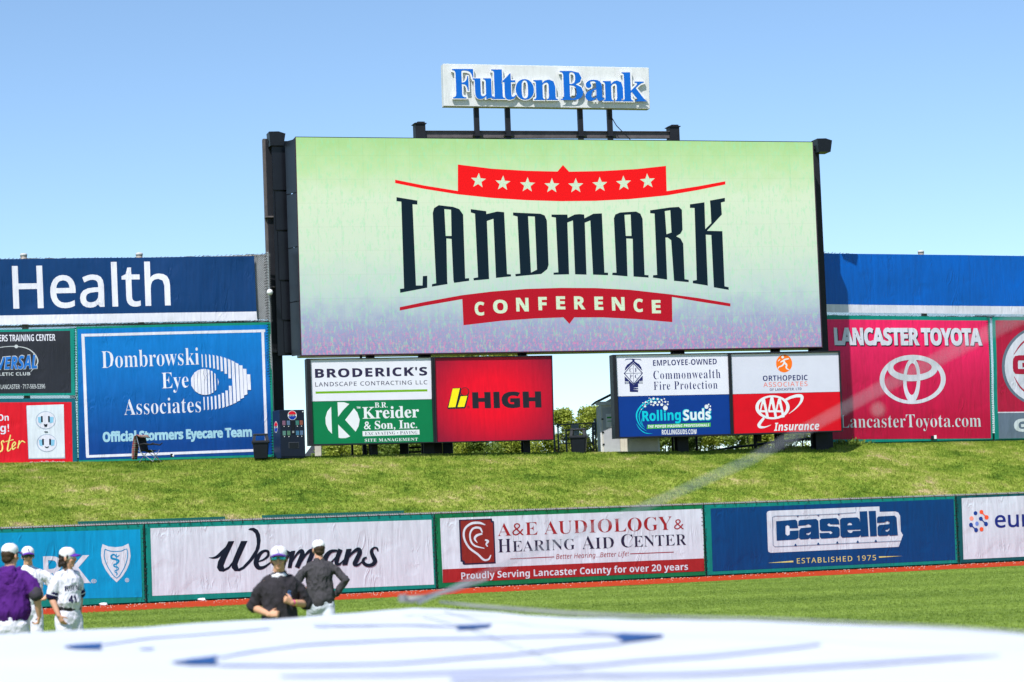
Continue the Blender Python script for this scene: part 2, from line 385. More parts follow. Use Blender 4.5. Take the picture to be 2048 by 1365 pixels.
def lawn_mat(name, blade=False):
    m, nt, b = nodes(name); L = nt.links; v = mapped(nt, (1, 1, 1), 'Object')
    a = N(nt, 'ShaderNodeTexNoise', i_Scale=.8, i_Detail=9, i_Roughness=.72); L.new(v, a.inputs['Vector'])
    c = N(nt, 'ShaderNodeTexNoise', i_Scale=7, i_Detail=5, i_Roughness=.8); L.new(v, c.inputs['Vector'])
    mx = N(nt, 'ShaderNodeMath', operation='MULTIPLY_ADD', i_1=.55); L.new(c.outputs[0], mx.inputs[0]); L.new(a.outputs[0], mx.inputs[2])
    bg_ = N(nt, 'ShaderNodeTexNoise', i_Scale=.22, i_Detail=4, i_Roughness=.6); L.new(v, bg_.inputs['Vector']); m2_ = N(nt, 'ShaderNodeMath', operation='MULTIPLY_ADD', i_1=.55); L.new(bg_.outputs[0], m2_.inputs[0]); L.new(mx.outputs[0], m2_.inputs[2]); m3_ = N(nt, 'ShaderNodeMath', operation='SUBTRACT', i_1=.275); L.new(m2_.outputs[0], m3_.inputs[0]); mx = m3_
    r = N(nt, 'ShaderNodeValToRGB'); e = r.color_ramp.elements
    e[0].position = .56; e[0].color = (.05, .105, .013, 1); e[1].position = 1.0; e[1].color = (.46, .36, .20, 1)
    for p_, c_ in ((.67, (.125, .20, .023)), (.80, (.215, .275, .04)), (.91, (.30, .32, .08))): q = r.color_ramp.elements.new(p_); q.color = (*c_, 1)
    L.new(mx.outputs[0], r.inputs[0]); L.new(r.outputs[0], b.inputs['Base Color']); b.inputs['Roughness'].default_value = .9; b.inputs['Specular IOR Level'].default_value = .06
    if blade: b.inputs['Transmission Weight'].default_value = 0; b.inputs['Subsurface Weight'].default_value = 0
    return m
M_lawn = lawn_mat('lawn'); M_blade = lawn_mat('grass_blades', True)
TS = [0, .08, .16, .25, .35, .45, .55, .65, .75, .85, .93, 1, 1.3, 1.7, 2, 2.5, 3]
bx = np.linspace(-440, 2540, 110); bv = []; bf = []
for i, x in enumerate(bx):
    bv += [berm_pt(x, t) for t in TS]
    if i:
        n = len(TS)
        bf += [((i - 1) * n + j, i * n + j, i * n + j + 1, (i - 1) * n + j + 1) for j in range(n - 1)]
o = mesh_obj('berm', bv, bf, M_lawn, smooth=True); tag(o, 'grass bank rising behind the outfield wall', kind='structure')

def blades(name, pts, h, wdt, m, label, lean=.5):
    """pts (n,3): one tuft of three bent blades at each point"""
    P_ = np.asarray(pts); n = len(P_); V = []; k = 3
    for j in range(k):
        ang = rng.uniform(0, 2 * np.pi, n); hh = h * rng.uniform(.5, 1.25, n); ww = wdt * rng.uniform(.6, 1.3, n)
        off = rng.normal(0, wdt * 1.4, (n, 2)); dx, dy = np.cos(ang), np.sin(ang); ln = hh * lean * rng.uniform(-.2, 1, n); la = rng.uniform(0, 2 * np.pi, n)
        b = P_.copy(); b[:, 0] += off[:, 0]; b[:, 1] += off[:, 1]
        A_ = b.copy(); A_[:, 0] -= dx * ww; A_[:, 1] -= dy * ww; B_ = b.copy(); B_[:, 0] += dx * ww; B_[:, 1] += dy * ww
        C_ = b.copy(); C_[:, 0] += np.cos(la) * ln; C_[:, 1] += np.sin(la) * ln; C_[:, 2] += hh
        A_[:, 2] -= .01; B_[:, 2] -= .01
        V.append(np.stack([A_, B_, C_], 1))
    V = np.concatenate(V).reshape(-1, 3); o = fast_mesh(name, V, np.arange(len(V)).reshape(-1, 3), m, kind='stuff'); tag(o, label); return o
# precompute a berm lookup on a fine grid and sample it
gx = np.linspace(-330, 2400, 270); gt = np.linspace(.0, 1.06, 70)
G = np.array([[tuple(berm_pt(x, t)) for t in gt] for x in gx])
def berm_sample(n, tlo=0., thi=1.):
    i = rng.uniform(0, len(gx) - 1.001, n); j = rng.uniform(tlo, thi, n) * (len(gt) - 1.001); a = i.astype(int); b = j.astype(int); u = (i - a)[:, None]; v_ = (j - b)[:, None]
    return (G[a, b] * (1 - u) + G[a + 1, b] * u) * (1 - v_) + (G[a, b + 1] * (1 - u) + G[a + 1, b + 1] * u) * v_
blades('grass', np.concatenate([berm_sample(178000, .05, 1), berm_sample(17000, .93, 1)]), .075, .013, M_blade, 'short patchy green and straw grass on the bank', 1.1)
# turf fibres where the field shows
n = 176000; yy = 16 + 76 * rng.uniform(0, 1, n) ** .8; xx = (rng.uniform(-300, 2350, n) - 1024) / F * yy
tp = np.stack([xx, yy, np.zeros(n)], 1); wl = np.array([tuple(wpt(x, 6.9)) for x in np.linspace(-420, 2500, 44)]); lim = np.interp(tp[:, 0], wl[:, 0], wl[:, 1]) - .4
blades('turf_fibres', tp[tp[:, 1] < lim], .035, .009, M_turf, 'short plastic turf fibres on the outfield', .8)
# pale specks of gravel along the foot of the wall
n = 900; V = []; Fc = []
for i in range(n):
    p = wpt(random.uniform(-60, 2150), random.uniform(.15, 4.5) if random.random() < .45 else random.uniform(.1, 1.0), .012); s = random.uniform(.007, .022)
    k = len(V); V += [(p.x - s, p.y, p.z), (p.x + s, p.y - s * .3, p.z), (p.x, p.y + s, p.z), (p.x, p.y, p.z + s * 1.3)]
    Fc += [(k, k + 1, k + 3), (k + 1, k + 2, k + 3), (k + 2, k, k + 3)]
o = mesh_obj('gravel', V, Fc, plain('pale_stone', (.5, .46, .4), .9)); tag(o, 'pale gravel and litter specks on the red track', kind='stuff')

# ---------------------------------------------------------------- outfield wall
wa = [WB.loc(x, 1130)[0] for x in (-420, 2560)]
a_of = lambda px: (wpt(px) - WB.o).dot(WB.u)
wall = WB.thing('outfield_wall', (0, 0), 'long low green outfield wall with grey wire top edge', 'wall')
MB().box(a_of(-400), a_of(2500), .06, .16, 0, 2.56).build('backing_board', M_green, wall)
MB().tube([(a_of(-400), .03, 2.59), (a_of(2500), .03, 2.59)], .028).build('top_rail', M_galv, wall)
for x0, x1 in ((163, 458), (533, 817)): MB().box(a_of(x0), a_of(x1), .17, .22, 1.9, 2.72).build('rear_board', M_green, wall)
SEAM = [291, 872.5, 1411, 1916]
for x in [-330] + SEAM + [2440]:
    MB().tube([(a_of(x), .0, 0), (a_of(x), .0, 2.58)], .03).build('post', plain('post_green', (.02, .1, .08), .5), wall)
kb = MB(); a = a_of(-120)
while a < a_of(2180):
    s = .028; kb.add([(a, -.01, 2.58), (a + .03, -.01, 2.58), (a + .045, -.03, 2.645), (a + .02, -.03, 2.645)], [(0, 1, 2, 3)])
    kb.add([(a + .03, -.02, 2.58), (a + .06, -.02, 2.58), (a + .02, 0, 2.65)], [(0, 1, 2)]); a += .085
kb.build('wire_knuckle', plain('pale_wire', (.5, .5, .5), .5), wall, kind='stuff')
tb = MB()
for x in SEAM:
    for z in np.arange(.15, 2.5, .14):
        a = a_of(x) + random.uniform(-.03, .03); tb.tube([(a - .07, -.05, z), (a, -.1, z + random.uniform(-.03, .05)), (a + .07, -.05, z + .02)], .009, 4)
tb.build('lacing', M_blk, wall, kind='stuff')
tb = MB()
for x in np.arange(-100, 2150, 21): a = a_of(x); tb.tube([(a, -.06, 2.5), (a + .02, -.09, 2.56), (a - .02, -.02, 2.63)], .008, 4)
tb.build('tie', M_blk, wall, kind='stuff')

def banner(board, name, label, outer, border_m, inner, inner_m, group=None, surf=.05):
    a, b = board.loc(*outer[3]); th = board.thing(name, (a, b), label, 'banner', group)
    if border_m: board.add(th, 'border', quad(*outer), border_m, lift=surf)
    board.add(th, 'panel', quad(*inner), inner_m, lift=surf + .004)
    th['_s'] = surf + .009; return th
def wq(x0, x1, zt=2.55, zb=.06):
    q = [proj(WB.world(a_of(x), 0, z)) for x, z in ((x0, zt), (x1, zt), (x1, zb), (x0, zb))]; return q
def put(board, th, name, shapes, m, extra=0.0, **kw): return board.add(th, name, shapes, m, lift=th['_s'] + extra, **kw)

# 1 blue banner with the letters RK and the shield
c = (0, 1040, 5.46)
b1 = banner(WB, 'outfield_banner', 'sky blue banner with letters RK and white snake shield, at left end of low wall', wq(-380, 288.5), V_teal, Z([([(-1500, 182), (1525, 105), (1545, 845), (-1500, 915)], 0)], *c)[0][0], vinyl(srgb(0, 146, 194)))
put(WB, b1, 'lettering', Z(T('R', 'bsans', 470, 700, 400, 706, 394, 698, off=-.012) + T('K', 'bsans', 700, 978, 392, 696, 386, 690, off=-.012) + T('.®', 'plain', 975, 1050, 648, 694, 646, 692, off=.01), *c), V_white)
sh = P([(1115, 266), (1180, 292), (1255, 300), (1330, 292), (1397, 260), (1412, 320), (1420, 395), (1405, 480), (1375, 550), (1330, 620), (1268, 684), (1205, 625), (1150, 550), (1112, 470), (1098, 390), (1102, 320)])
shield = put(WB, b1, 'shield', Z(sh, *c), V_white)
blu = vinyl(srgb(0, 138, 188))
put(WB, b1, 'shield_outline', Z(S([(1142, 322), (1200, 342), (1262, 346), (1325, 340), (1378, 318), (1386, 395), (1368, 480), (1325, 570), (1268, 638), (1205, 570), (1155, 480), (1132, 395), (1142, 322)], 9, 2) + P([(1138, 318), (1150, 318), (1150, 330), (1138, 330)]), *c), blu, .004)
put(WB, b1, 'snake', Z(S([(1298, 385, 5), (1270, 405, 14), (1240, 380, 16), (1212, 392, 20), (1215, 420, 22), (1255, 432, 22), (1290, 448, 22), (1268, 480, 18), (1238, 490, 16), (1245, 510, 16), (1280, 520, 14), (1282, 545, 12), (1252, 555, 11), (1252, 572, 10), (1275, 585, 8), (1265, 610, 5)]) + S([(1265, 370, 8), (1268, 605, 6)], 7), *c), blu, .004)
put(WB, b1, 'lettering', Z(T('®', 'plain', 1357, 1404, 636, 684, 634, 682, off=.012), *c), V_white)

# 2 white banner with script lettering
cK = (280, 1000, 3.303); cz = (400, 1040, 5.12)
b2 = banner(WB, 'outfield_banner', 'white banner with black brush script word, behind the two jogging men', wq(293.5, 870), V_teal, Z([([(65, 188), (1922, 132), (1938, 560), (78, 635)], 0)], *cK)[0][0], V_white)
scr = []
scr += S([(85, 388, 4), (135, 390, 20), (180, 372, 34), (225, 325, 30), (262, 280, 12)])
scr += P([(285, 220), (345, 218), (262, 400), (236, 470), (246, 500), (285, 480), (330, 425), (345, 440), (290, 505), (235, 532), (190, 526), (168, 490), (178, 430), (230, 330)])
scr += P([(415, 218), (480, 216), (398, 400), (378, 455), (390, 500), (430, 480), (500, 405), (560, 310), (575, 250), (572, 190), (558, 140), (530, 112), (488, 102), (505, 86), (545, 82), (585, 105), (608, 150), (614, 210), (604, 290), (570, 370), (510, 440), (450, 500), (400, 526), (350, 526), (318, 490), (325, 430), (365, 330)])
scr += S([(585, 430, 12), (645, 408, 20), (690, 368, 26), (690, 328, 28), (655, 318, 26), (612, 345, 36), (575, 405, 50), (570, 455, 52), (600, 492, 42), (655, 482, 28), (725, 430, 14)])
scr += S([(830, 330, 20), (785, 335, 34), (748, 380, 46), (742, 430, 46), (775, 465, 34), (830, 420, 16)]) + S([(895, 318, 46), (860, 400, 46), (835, 500, 44), (790, 570, 34), (740, 590, 26), (700, 560, 14)], k=4)
scr += S([(862, 440, 10), (900, 380, 12), (925, 330, 20)])
scr += P([(925, 320), (968, 316), (950, 390), (930, 493), (890, 493), (905, 400)])
scr += S([(935, 430, 14), (985, 350, 24), (1030, 318, 38), (1040, 350, 46), (1015, 420, 48), (985, 490, 48)]) + S([(1030, 430, 14), (1080, 350, 24), (1128, 315, 38), (1138, 350, 46), (1110, 425, 46), (1105, 470, 44), (1140, 480, 26), (1190, 430, 12)])
scr += S([(1400, 316, 22), (1330, 325, 36), (1280, 380, 50), (1275, 435, 48), (1315, 455, 26), (1380, 385, 12)]) + S([(1430, 302, 46), (1398, 390, 46), (1390, 445, 40), (1420, 455, 24), (1465, 410, 10)])
scr += P([(1490, 300), (1545, 296), (1500, 462), (1448, 466)]) + S([(1480, 430, 12), (1545, 345, 24), (1610, 302, 40), (1628, 335, 46), (1595, 410, 48), (1575, 452, 42), (1610, 462, 22), (1660, 420, 10)])
scr += S([(1812, 318, 16), (1806, 292, 18), (1775, 286, 18), (1748, 320, 34), (1762, 370, 42), (1785, 420, 44), (1760, 458, 38), (1705, 465, 34), (1664, 435, 32), (1670, 400, 26), (1700, 385, 18)])
put(WB, b2, 'lettering', Z(scr, *cz), V_navy)

# 3 white and red banner with the ear emblem
cL = (860, 980, 3.413)
b3 = banner(WB, 'outfield_banner', 'white and red banner with ear emblem and serif words, third along low wall', wq(874.5, 1409.5), V_green, Z([([(65, 195), (1855, 130), (1868, 555), (82, 635)], 0)], *cL)[0][0], V_white)
V_dred = vinyl(srgb(152, 34, 36)); V_rtxt = vinyl(srgb(150, 34, 40)); V_ntxt = vinyl(srgb(38, 32, 60))
put(WB, b3, 'red_strip', Z(quad((80, 543), (1865, 468), (1868, 555), (82, 635)), *cL), V_dred)
ear = P([(193, 205), (418, 196), (420, 212), (432, 216), (444, 503), (230, 513), (218, 508), (216, 492), (203, 490)])
put(WB, b3, 'emblem_edge', Z(ear, *cL), V_ntxt)
em = put(WB, b3, 'emblem', Z(P([(204, 212), (408, 204), (410, 222), (424, 226), (434, 494), (236, 503), (228, 484), (214, 480)]), *cL), vinyl(srgb(128, 38, 32)), .004)
put(WB, b3, 'ear_line', Z(S([(372, 240, 6), (330, 226, 16), (275, 232, 16), (232, 270, 14), (228, 330, 14), (262, 395, 14), (320, 440, 14), (362, 478, 14), (395, 474, 12), (410, 445, 7)]) + S([(352, 292, 8), (335, 262, 14), (295, 262, 14), (270, 295, 12), (272, 345, 12), (300, 382, 12), (366, 400, 5)]) + S([(352, 300, 12), (315, 312, 16), (300, 335, 14), (318, 362, 4)]) + S([(370, 342, 10), (390, 352, 16), (378, 372, 10), (388, 388, 8)]), *cL), V_white, .008)
put(WB, b3, 'lettering', Z(T('A&E AUDIOLOGY', 'bserif', 455, 1648, 230, 318, 180, 274, off=-.012) + T('&', 'bserif', 1660, 1727, 202, 272, 199, 269, off=-.010), *cL), V_rtxt)
sc_ = [('H', 458, 548, 1), ('EARING', 558, 985, 0), ('A', 1032, 1118, 1), ('ID', 1122, 1250, 0), ('C', 1298, 1378, 1), ('ENTER', 1385, 1745, 0)]
sl = lambda x, y0: y0 - (x - 458) * .0395
put(WB, b3, 'lettering', Z(sum([T(s_, 'bserif', x0, x1, sl(x0, 338 if big else 354), sl(x0, 428), sl(x1, 338 if big else 354), sl(x1, 428), off=-.012) for s_, x0, x1, big in sc_], []), *cL), V_ntxt)
put(WB, b3, 'lettering', Z(T('Better Hearing...Better Life!', 'isans', 855, 1350, 438, 484, 418, 462, off=-.004) + S([(543, 472), (843, 458)], 5) + S([(1360, 437), (1658, 425)], 5), *cL), V_rtxt)
put(WB, b3, 'lettering', Z(T('Proudly Serving Lancaster County for over 20 years', 'bsans', 207, 1755, 562, 626, 498, 562), *cL), V_white, .006)

# 4 dark blue banner with block letter plate
cM = (1400, 970, 3.16); c3 = (1500, 970, 6.0235)
b4 = banner(WB, 'outfield_banner', 'dark blue banner with white block letter plate and small gold line of words', wq(1413, 1914), V_teal, Z([([(62, 150), (1597, 90), (1610, 475), (75, 548)], 0)], *cM)[0][0], vinyl(srgb(0, 60, 114)))
V_cas = vinyl(srgb(0, 60, 112))
put(WB, b4, 'plate', Z(P([(190, 345), (198, 325), (222, 315), (1265, 272), (1548, 262), (1550, 328), (1740, 322), (1775, 335), (1798, 375), (1805, 560), (1832, 605), (1780, 748), (240, 820), (212, 808), (206, 780)]), *c3), V_white)
lt = []
lt += P([(302, 440), (535, 420), (556, 440), (568, 523), (466, 526), (462, 498), (438, 486), (415, 500), (415, 595), (440, 614), (466, 600), (468, 556), (575, 550), (572, 640), (540, 660), (310, 674)])
lt += P([(572, 440), (590, 424), (785, 412), (812, 435), (824, 650), (722, 655), (712, 640), (690, 655), (600, 660), (576, 640), (580, 550), (600, 522), (722, 512), (724, 490), (690, 475), (655, 490), (568, 496)], [(668, 585), (700, 580), (720, 565), (718, 590), (690, 608), (668, 598)])
lt += P([(826, 430), (850, 410), (1030, 400), (1058, 425), (1066, 478), (960, 478), (940, 462), (918, 482), (940, 500), (1050, 505), (1068, 530), (1070, 610), (1050, 638), (850, 650), (830, 630), (826, 582), (940, 578), (960, 596), (985, 575), (960, 558), (850, 560), (830, 540)])
lt += P([(1072, 425), (1095, 400), (1280, 392), (1308, 415), (1322, 512), (1322, 540), (1160, 545), (1170, 570), (1195, 582), (1218, 575), (1225, 558), (1322, 554), (1322, 605), (1300, 628), (1100, 638), (1078, 615)], [(1160, 488), (1218, 486), (1212, 466), (1190, 456), (1168, 466)])
lt += P([(1308, 322), (1398, 318), (1416, 622), (1322, 628)]) + P([(1416, 317), (1502, 314), (1516, 618), (1434, 622)])
lt += P([(1516, 400), (1535, 382), (1728, 372), (1752, 395), (1768, 608), (1672, 614), (1660, 600), (1640, 614), (1540, 618), (1524, 600), (1522, 510), (1545, 485), (1664, 474), (1668, 450), (1640, 436), (1605, 455), (1516, 460)], [(1618, 545), (1645, 540), (1668, 520), (1664, 548), (1640, 566), (1618, 558)])
put(WB, b4, 'lettering', Z(lt, *c3), V_cas, .006)
ol = S([(1264, 272), (1264, 335), (1050, 350), (560, 372), (290, 378), (258, 392), (258, 420), (266, 730), (290, 746), (560, 735), (1100, 708), (1500, 690), (1808, 676)], 5, 1)
for x, y in ((536, 722), (810, 708), (1038, 694), (1284, 684), (1502, 674)): ol += P([(x - 16, y + 12), (x + 16, y + 11), (x + 3, y - 12), (x - 3, y - 12)])
for x, y in ((560, 372), (810, 362), (1056, 350)): ol += P([(x - 16, y), (x + 16, y), (x, y + 16)])
put(WB, b4, 'plate_line', Z(ol, *c3), V_cas, .012)
V_gold = vinyl(srgb(205, 200, 120))
put(WB, b4, 'lettering', Z(T('ESTABLISHED 1975', 'sans', 555, 1508, 886, 950, 845, 908, space=1.25, off=.006) + P([(215, 940), (510, 914), (512, 934), (215, 942)]) + P([(1542, 862), (1545, 880), (1825, 858)]), *c3), V_gold)

# 5 white banner with dot emblem, cut by the frame
b5 = banner(WB, 'outfield_banner', 'white banner with orange and blue dot emblem, cut off at right edge', wq(1918.5, 2430), vinyl(srgb(6, 84, 88)), Z([([(1648, 85), (3200, 25), (3212, 400), (1660, 472)], 0)], *cM)[0][0], V_white)
V_eb = vinyl(srgb(20, 60, 140)); V_eo = vinyl(srgb(235, 88, 50)); V_lb = vinyl(srgb(110, 140, 210)); V_sal = vinyl(srgb(235, 150, 130))
put(WB, b5, 'emblem', Z(E(1735, 180, 12, 13) + E(1768, 215, 12, 13) + E(1800, 248, 12, 14) + S([(1768, 215, 12), (1784, 232, 6), (1800, 248, 12)]) + E(1706, 254, 12, 14) + E(1738, 286, 12, 14) + S([(1706, 254, 12), (1722, 270, 6), (1738, 286, 12)]), *cM), V_eb)
put(WB, b5, 'emblem', Z(E(1772, 172, 12, 13) + E(1804, 206, 13, 14) + S([(1772, 172, 12), (1788, 190, 6), (1804, 206, 12)]) + E(1772, 281, 12, 14), *cM), V_eo)
put(WB, b5, 'emblem', Z(E(1744, 246, 11, 14), *cM), V_lb); put(WB, b5, 'emblem', Z(E(1710, 213, 13, 14), *cM), V_sal)
put(WB, b5, 'lettering', Z(T('eurofins', 'sans', 1855, 2400, 162, 274, 140, 250, off=.014), *cM), vinyl(srgb(24, 40, 120)))

# ---------------------------------------------------------------- tall banner fences on the crest
FL = Board(at_y(0, 780, 99.3), at_y(540, 770, 100.1), bill=billow(21, .09, .02))
FR = Board(at_y(1650, 760, 108), at_y(1975, 760, 112), bill=billow(33, .10, .022))
GAPS = []
def fence(board, label, xs_posts, xr, ytop, ymid, name='banner_fence'):
    a0 = board.loc(xr[0], 780)[0]; a1 = board.loc(xr[1], 780)[0]; b0 = 4.6
    th = board.thing(name, (a0, b0), label, 'fence'); la = lambda px, py: (board.loc(px, py)[0] - a0, board.loc(px, py)[1] - b0)
    for x in xs_posts:
        p = la(x, ytop(x) - 15); po = MB().tube([(p[0], .35, 0), (p[0], .35, p[1] - .12)], .13, 14).build('post', M_rust2, th, True)
        MB().lathe([(.14, p[1] - .13), (.15, p[1] - .06), (.13, p[1] - .02), (.05, p[1])], 14, (p[0], .35)).build('post_cap', M_capg, po, True)
    for y in (ytop, ymid):
        pts = [la(x, y(x)) for x in np.linspace(xr[0], xr[1], 14)]; MB().tube([(p[0], .12, p[1]) for p in pts], .035, 6).build('rail', M_rust2, th)
        fr = MB(); x = xr[0]
        while x < xr[1]:
            p = la(x, y(x)); s = random.uniform(.6, 1.2)
            fr.tube([(p[0], -.02, p[1] - .06), (p[0] + .03, -.03, p[1] + .03), (p[0] + .10 * s, .0, p[1] + .07 * s)], .011, 4)
            if int(x) % 3 == 0: fr.tube([(p[0], -.02, p[1] + .02), (p[0] + .16, -.02, p[1] + .05), (p[0] + .33, 0, p[1] + .03)], .009, 4)
            x += 7.3 + random.uniform(-2, 2)
        fr.build('wire_tie', M_galvd, th, kind='stuff')
    MB().box(0, a1 - a0, .02, .05, -1.5, .85).build('base_board', M_green, th)
    return th, la
M_capg = plain('cap_grey', (.5, .5, .5), .6); M_rust2 = plain('weathered_pipe', (.30, .27, .24), .6, .2, .4, 6); M_galvd = plain('dull_wire', (.16, .16, .16), .6, .4)
yl = lambda x: 519.5 - .006 * (x - 270) if x < 300 else 519.3 - .033 * (x - 300)
fl, laL = fence(FL, 'tall chain link fence carrying banners, left of the scoreboard', [-190, 45, 277], (-420, 540), lambda x: yl(x) - 1, lambda x: 654 - .0195 * x)
# chain link strip with pale backing between banner end and column
def chain(board, parent, la, x0, x1, y0, y1, pitch=.075, off=.1):
    p0 = la(x0, y1); p1 = la(x1, y0); ch = MB(); W_, H_ = p1[0] - p0[0], p1[1] - p0[1]; k = -H_
    while k < W_:
        for sgn in (1, -1):
            a_, b_ = max(k, 0), min(k + H_, W_)
            if b_ - a_ > .02:
                z0, z1 = (a_ - k, b_ - k) if sgn > 0 else (H_ - (a_ - k), H_ - (b_ - k)); n = Vector((-(z1 - z0), 0, b_ - a_)).normalized() * .007
                A_ = Vector((p0[0] + a_, off, p0[1] + z0)); B_ = Vector((p0[0] + b_, off, p0[1] + z1))
                ch.add([A_ - n, B_ - n, B_ + n, A_ + n], [(0, 1, 2, 3)])
        k += pitch
    return ch.build('chain_link', M_galvd, parent, kind='stuff')
chain(FL, fl, laL, 508, 540, 508, 646, .075, .0)
chain(FL, fl, laL, -140, 512, 635, 668, .06, .06)
chain(FL, fl, laL, 143, 172, 655, 935, .07, .04)
chain(FL, fl, laL, -140, 165, 784, 812, .06, .06)
p0 = laL(508, 640); p1 = laL(533, 512)
MB().box(p0[0], p1[0], .05, .06, p0[1], p1[1]).build('backing_sheet', plain('pale_sheet', (.55, .56, .6), .6, 0, .25, 3), fl)
p1 = laL(535.5, 505); p0 = (p1[0], laL(548, 920)[1])
MB().tube([(p0[0], -.02, 0), (p1[0], -.02, p1[1])], .055, 10).build('end_post', M_galv, fl)
cl = MB()
for z in np.arange(.3, p1[1], .11): cl.tube([(p0[0] - .16 + .02 * math.sin(z * 9), -.08, z), (p0[0] - .05, -.12, z + .04), (p0[0], -.08, z + .02)], .011, 4)
cl.build('lacing', M_blk, fl, kind='stuff')
sx = laL(153, 790); sl_ = MB()
for z in np.arange(.4, laL(150, 655)[1], .1): sl_.tube([(sx[0] - .09, -.06, z), (sx[0] + .01 * math.sin(z * 17), -.13, z + .04), (sx[0] + .09, -.06, z + .02)], .012, 4)
sl_.build('lacing', M_blk, fl, kind='stuff')
p = laL(540, 586); fxt = MB().lathe([(.0, -.13), (.09, -.09), (.13, 0), (.09, .09), (0, .13)], 16); lm = fxt.build('globe_lamp', M_whitep, fl, True); lm.location = (p[0], -.25, p[1])

fr_, laR = fence(FR, 'tall chain link fence carrying banners, right of the scoreboard', [1626, 1851, 2076, 2300], (1640, 2480), lambda x: 507 + min(x - 1645, 110) * .06 + max(0, x - 1755) * .004, lambda x: 632 + (x - 1650) * .022 if x < 1780 else 634.9)
sx = laR(1979, 760); sl_ = MB()
for z in np.arange(.4, laR(1979, 636)[1], .1): sl_.tube([(sx[0] - .09, -.06, z), (sx[0] + .01 * math.sin(z * 17), -.13, z + .04), (sx[0] + .09, -.06, z + .02)], .012, 4)
sl_.build('lacing', M_blk, fr_, kind='stuff')

chain(FR, fr_, laR, 1645, 2150, 620, 645, .06, .06)
chain(FR, fr_, laR, 1965, 1992, 630, 900, .07, .04)
# tall left: dark blue health banner
cE = (0, 480, 3.413)
tq = lambda v: v[0][0]
t1 = banner(FL, 'fence_banner', 'wide dark blue banner reading Health on top of left fence', Z([([(-1400, 152), (1735, 113), (1753, 551), (-1400, 606)], 0)], *cE)[0][0], None, Z([([(-1400, 152), (1735, 113), (1752, 492), (-1400, 540)], 0)], *cE)[0][0], vinyl(srgb(0, 50, 100)), surf=.12)
FL.add(t1, 'white_strip', Z(quad((-1400, 540), (1752, 492), (1756, 551), (-1400, 606)), *cE), V_whitef, lift=.128)
put(FL, t1, 'lettering', Z(T('Health', 'sans', 88, 1162, 163, 476, 148, 455, off=.010), *cE), V_whitef)

cF = (0, 640, 3.303)
t2 = banner(FL, 'fence_banner', 'black training center banner above the red outlet banner', Z([([(-1300, 92), (500, 58), (500, 500), (-1300, 515)], 0)], *cF)[0][0], V_teal, Z([([(-1300, 105), (465, 74), (472, 484), (-1300, 500)], 0)], *cF)[0][0], vinyl((.02, .021, .03)), surf=.1)
V_grey = vinyl((.45, .47, .5))
put(FL, t2, 'lettering', Z(T('ERS TRAINING CENTER', 'bsans', -3, 368, 101, 145, 96, 141, off=-.004, space=.95) + T('SUMM', 'bsans', -110, -9, 104, 147, 101, 145, off=-.004), *cF), V_whitef)
put(FL, t2, 'lettering', Z(T('VERSAL', 'bisans', -14, 252, 246, 335, 226, 328, off=.03) + T('UNI', 'bisans', -130, -18, 255, 338, 247, 335, off=.03), *cF), V_grey)
put(FL, t2, 'lettering', Z(T('VERSAL', 'bisans', -10, 247, 250, 331, 231, 324, off=.012) + T('UNI', 'bisans', -126, -22, 259, 334, 251, 331, off=.012), *cF), vinyl(srgb(30, 105, 185)), .006)
put(FL, t2, 'lettering', Z(T('LETIC CLUB', 'bsans', -3, 203, 350, 372, 347, 369, off=.012, space=1.05) + T('· LANCASTER · 717-569-5396', 'sans', -6, 301, 430, 460, 425, 456, off=.016), *cF), V_grey)
put(FL, t2, 'orbit', Z(S([(-120, 225, 2), (0, 185, 4), (110, 178, 5), (190, 195, 6), (240, 240, 8), (250, 290, 8), (205, 345, 3)]) + E(110, 178, 12, 12), *cF), V_grey)

t3 = banner(FL, 'fence_banner', 'red banner with white smiling outlet plate, lowest at far left', Z([([(-1300, 528), (500, 520), (518, 975), (-1300, 985)], 0)], *cF)[0][0], vinyl(srgb(10, 90, 105)), Z([([(-1300, 552), (474, 545), (482, 960), (-1300, 975)], 0)], *cF)[0][0], vinyl(srgb(205, 14, 34)), surf=.1)
put(FL, t3, 'plate_edge', Z(quad((176, 570), (421, 562), (432, 917), (190, 920)), *cF), vinyl((.30, .36, .46)))
put(FL, t3, 'plate', Z(quad((179, 568), (423, 560), (430, 911), (193, 914)), *cF), vinyl((.62, .66, .72)), .003)
ow = []; od = []; og = []; osd = []
for cx, cy, sm in ((304, 665, 1), (311, 815, 0)):
    og += E(cx, cy, 67, 60, 24); ow += E(cx + 2, cy, 62, 55, 24)
    osd += quad((cx - 52, cy - 22), (cx - 28, cy - 22), (cx - 28, cy + 22), (cx - 48, cy + 14)) + quad((cx + 28, cy - 22), (cx + 52, cy - 22), (cx + 50, cy + 14), (cx + 28, cy + 20))
    od += quad((cx - 31, cy - 28), (cx - 20, cy - 28), (cx - 19, cy + 12), (cx - 30, cy + 12)) + quad((cx + 16, cy - 28), (cx + 27, cy - 28), (cx + 28, cy + 12), (cx + 17, cy + 12))
    od += P([(cx - 13, cy + 24), (cx, cy + 27), (cx + 13, cy + 24), (cx + 9, cy + 40), (cx, cy + 44), (cx - 9, cy + 40)]) if sm else S([(cx - 14, cy + 22, 3), (cx, cy + 29, 7), (cx + 14, cy + 22, 3)])
od += S([(296, 741), (318, 741)], 6)
put(FL, t3, 'socket_edge', Z(og, *cF), vinyl((.36, .42, .52)), .006); put(FL, t3, 'socket', Z(ow, *cF), V_whitef, .010)
put(FL, t3, 'socket_tint', Z(osd, *cF), vinyl(srgb(130, 185, 215)), .014); put(FL, t3, 'socket_slot', Z(od, *cF), V_navy, .018)
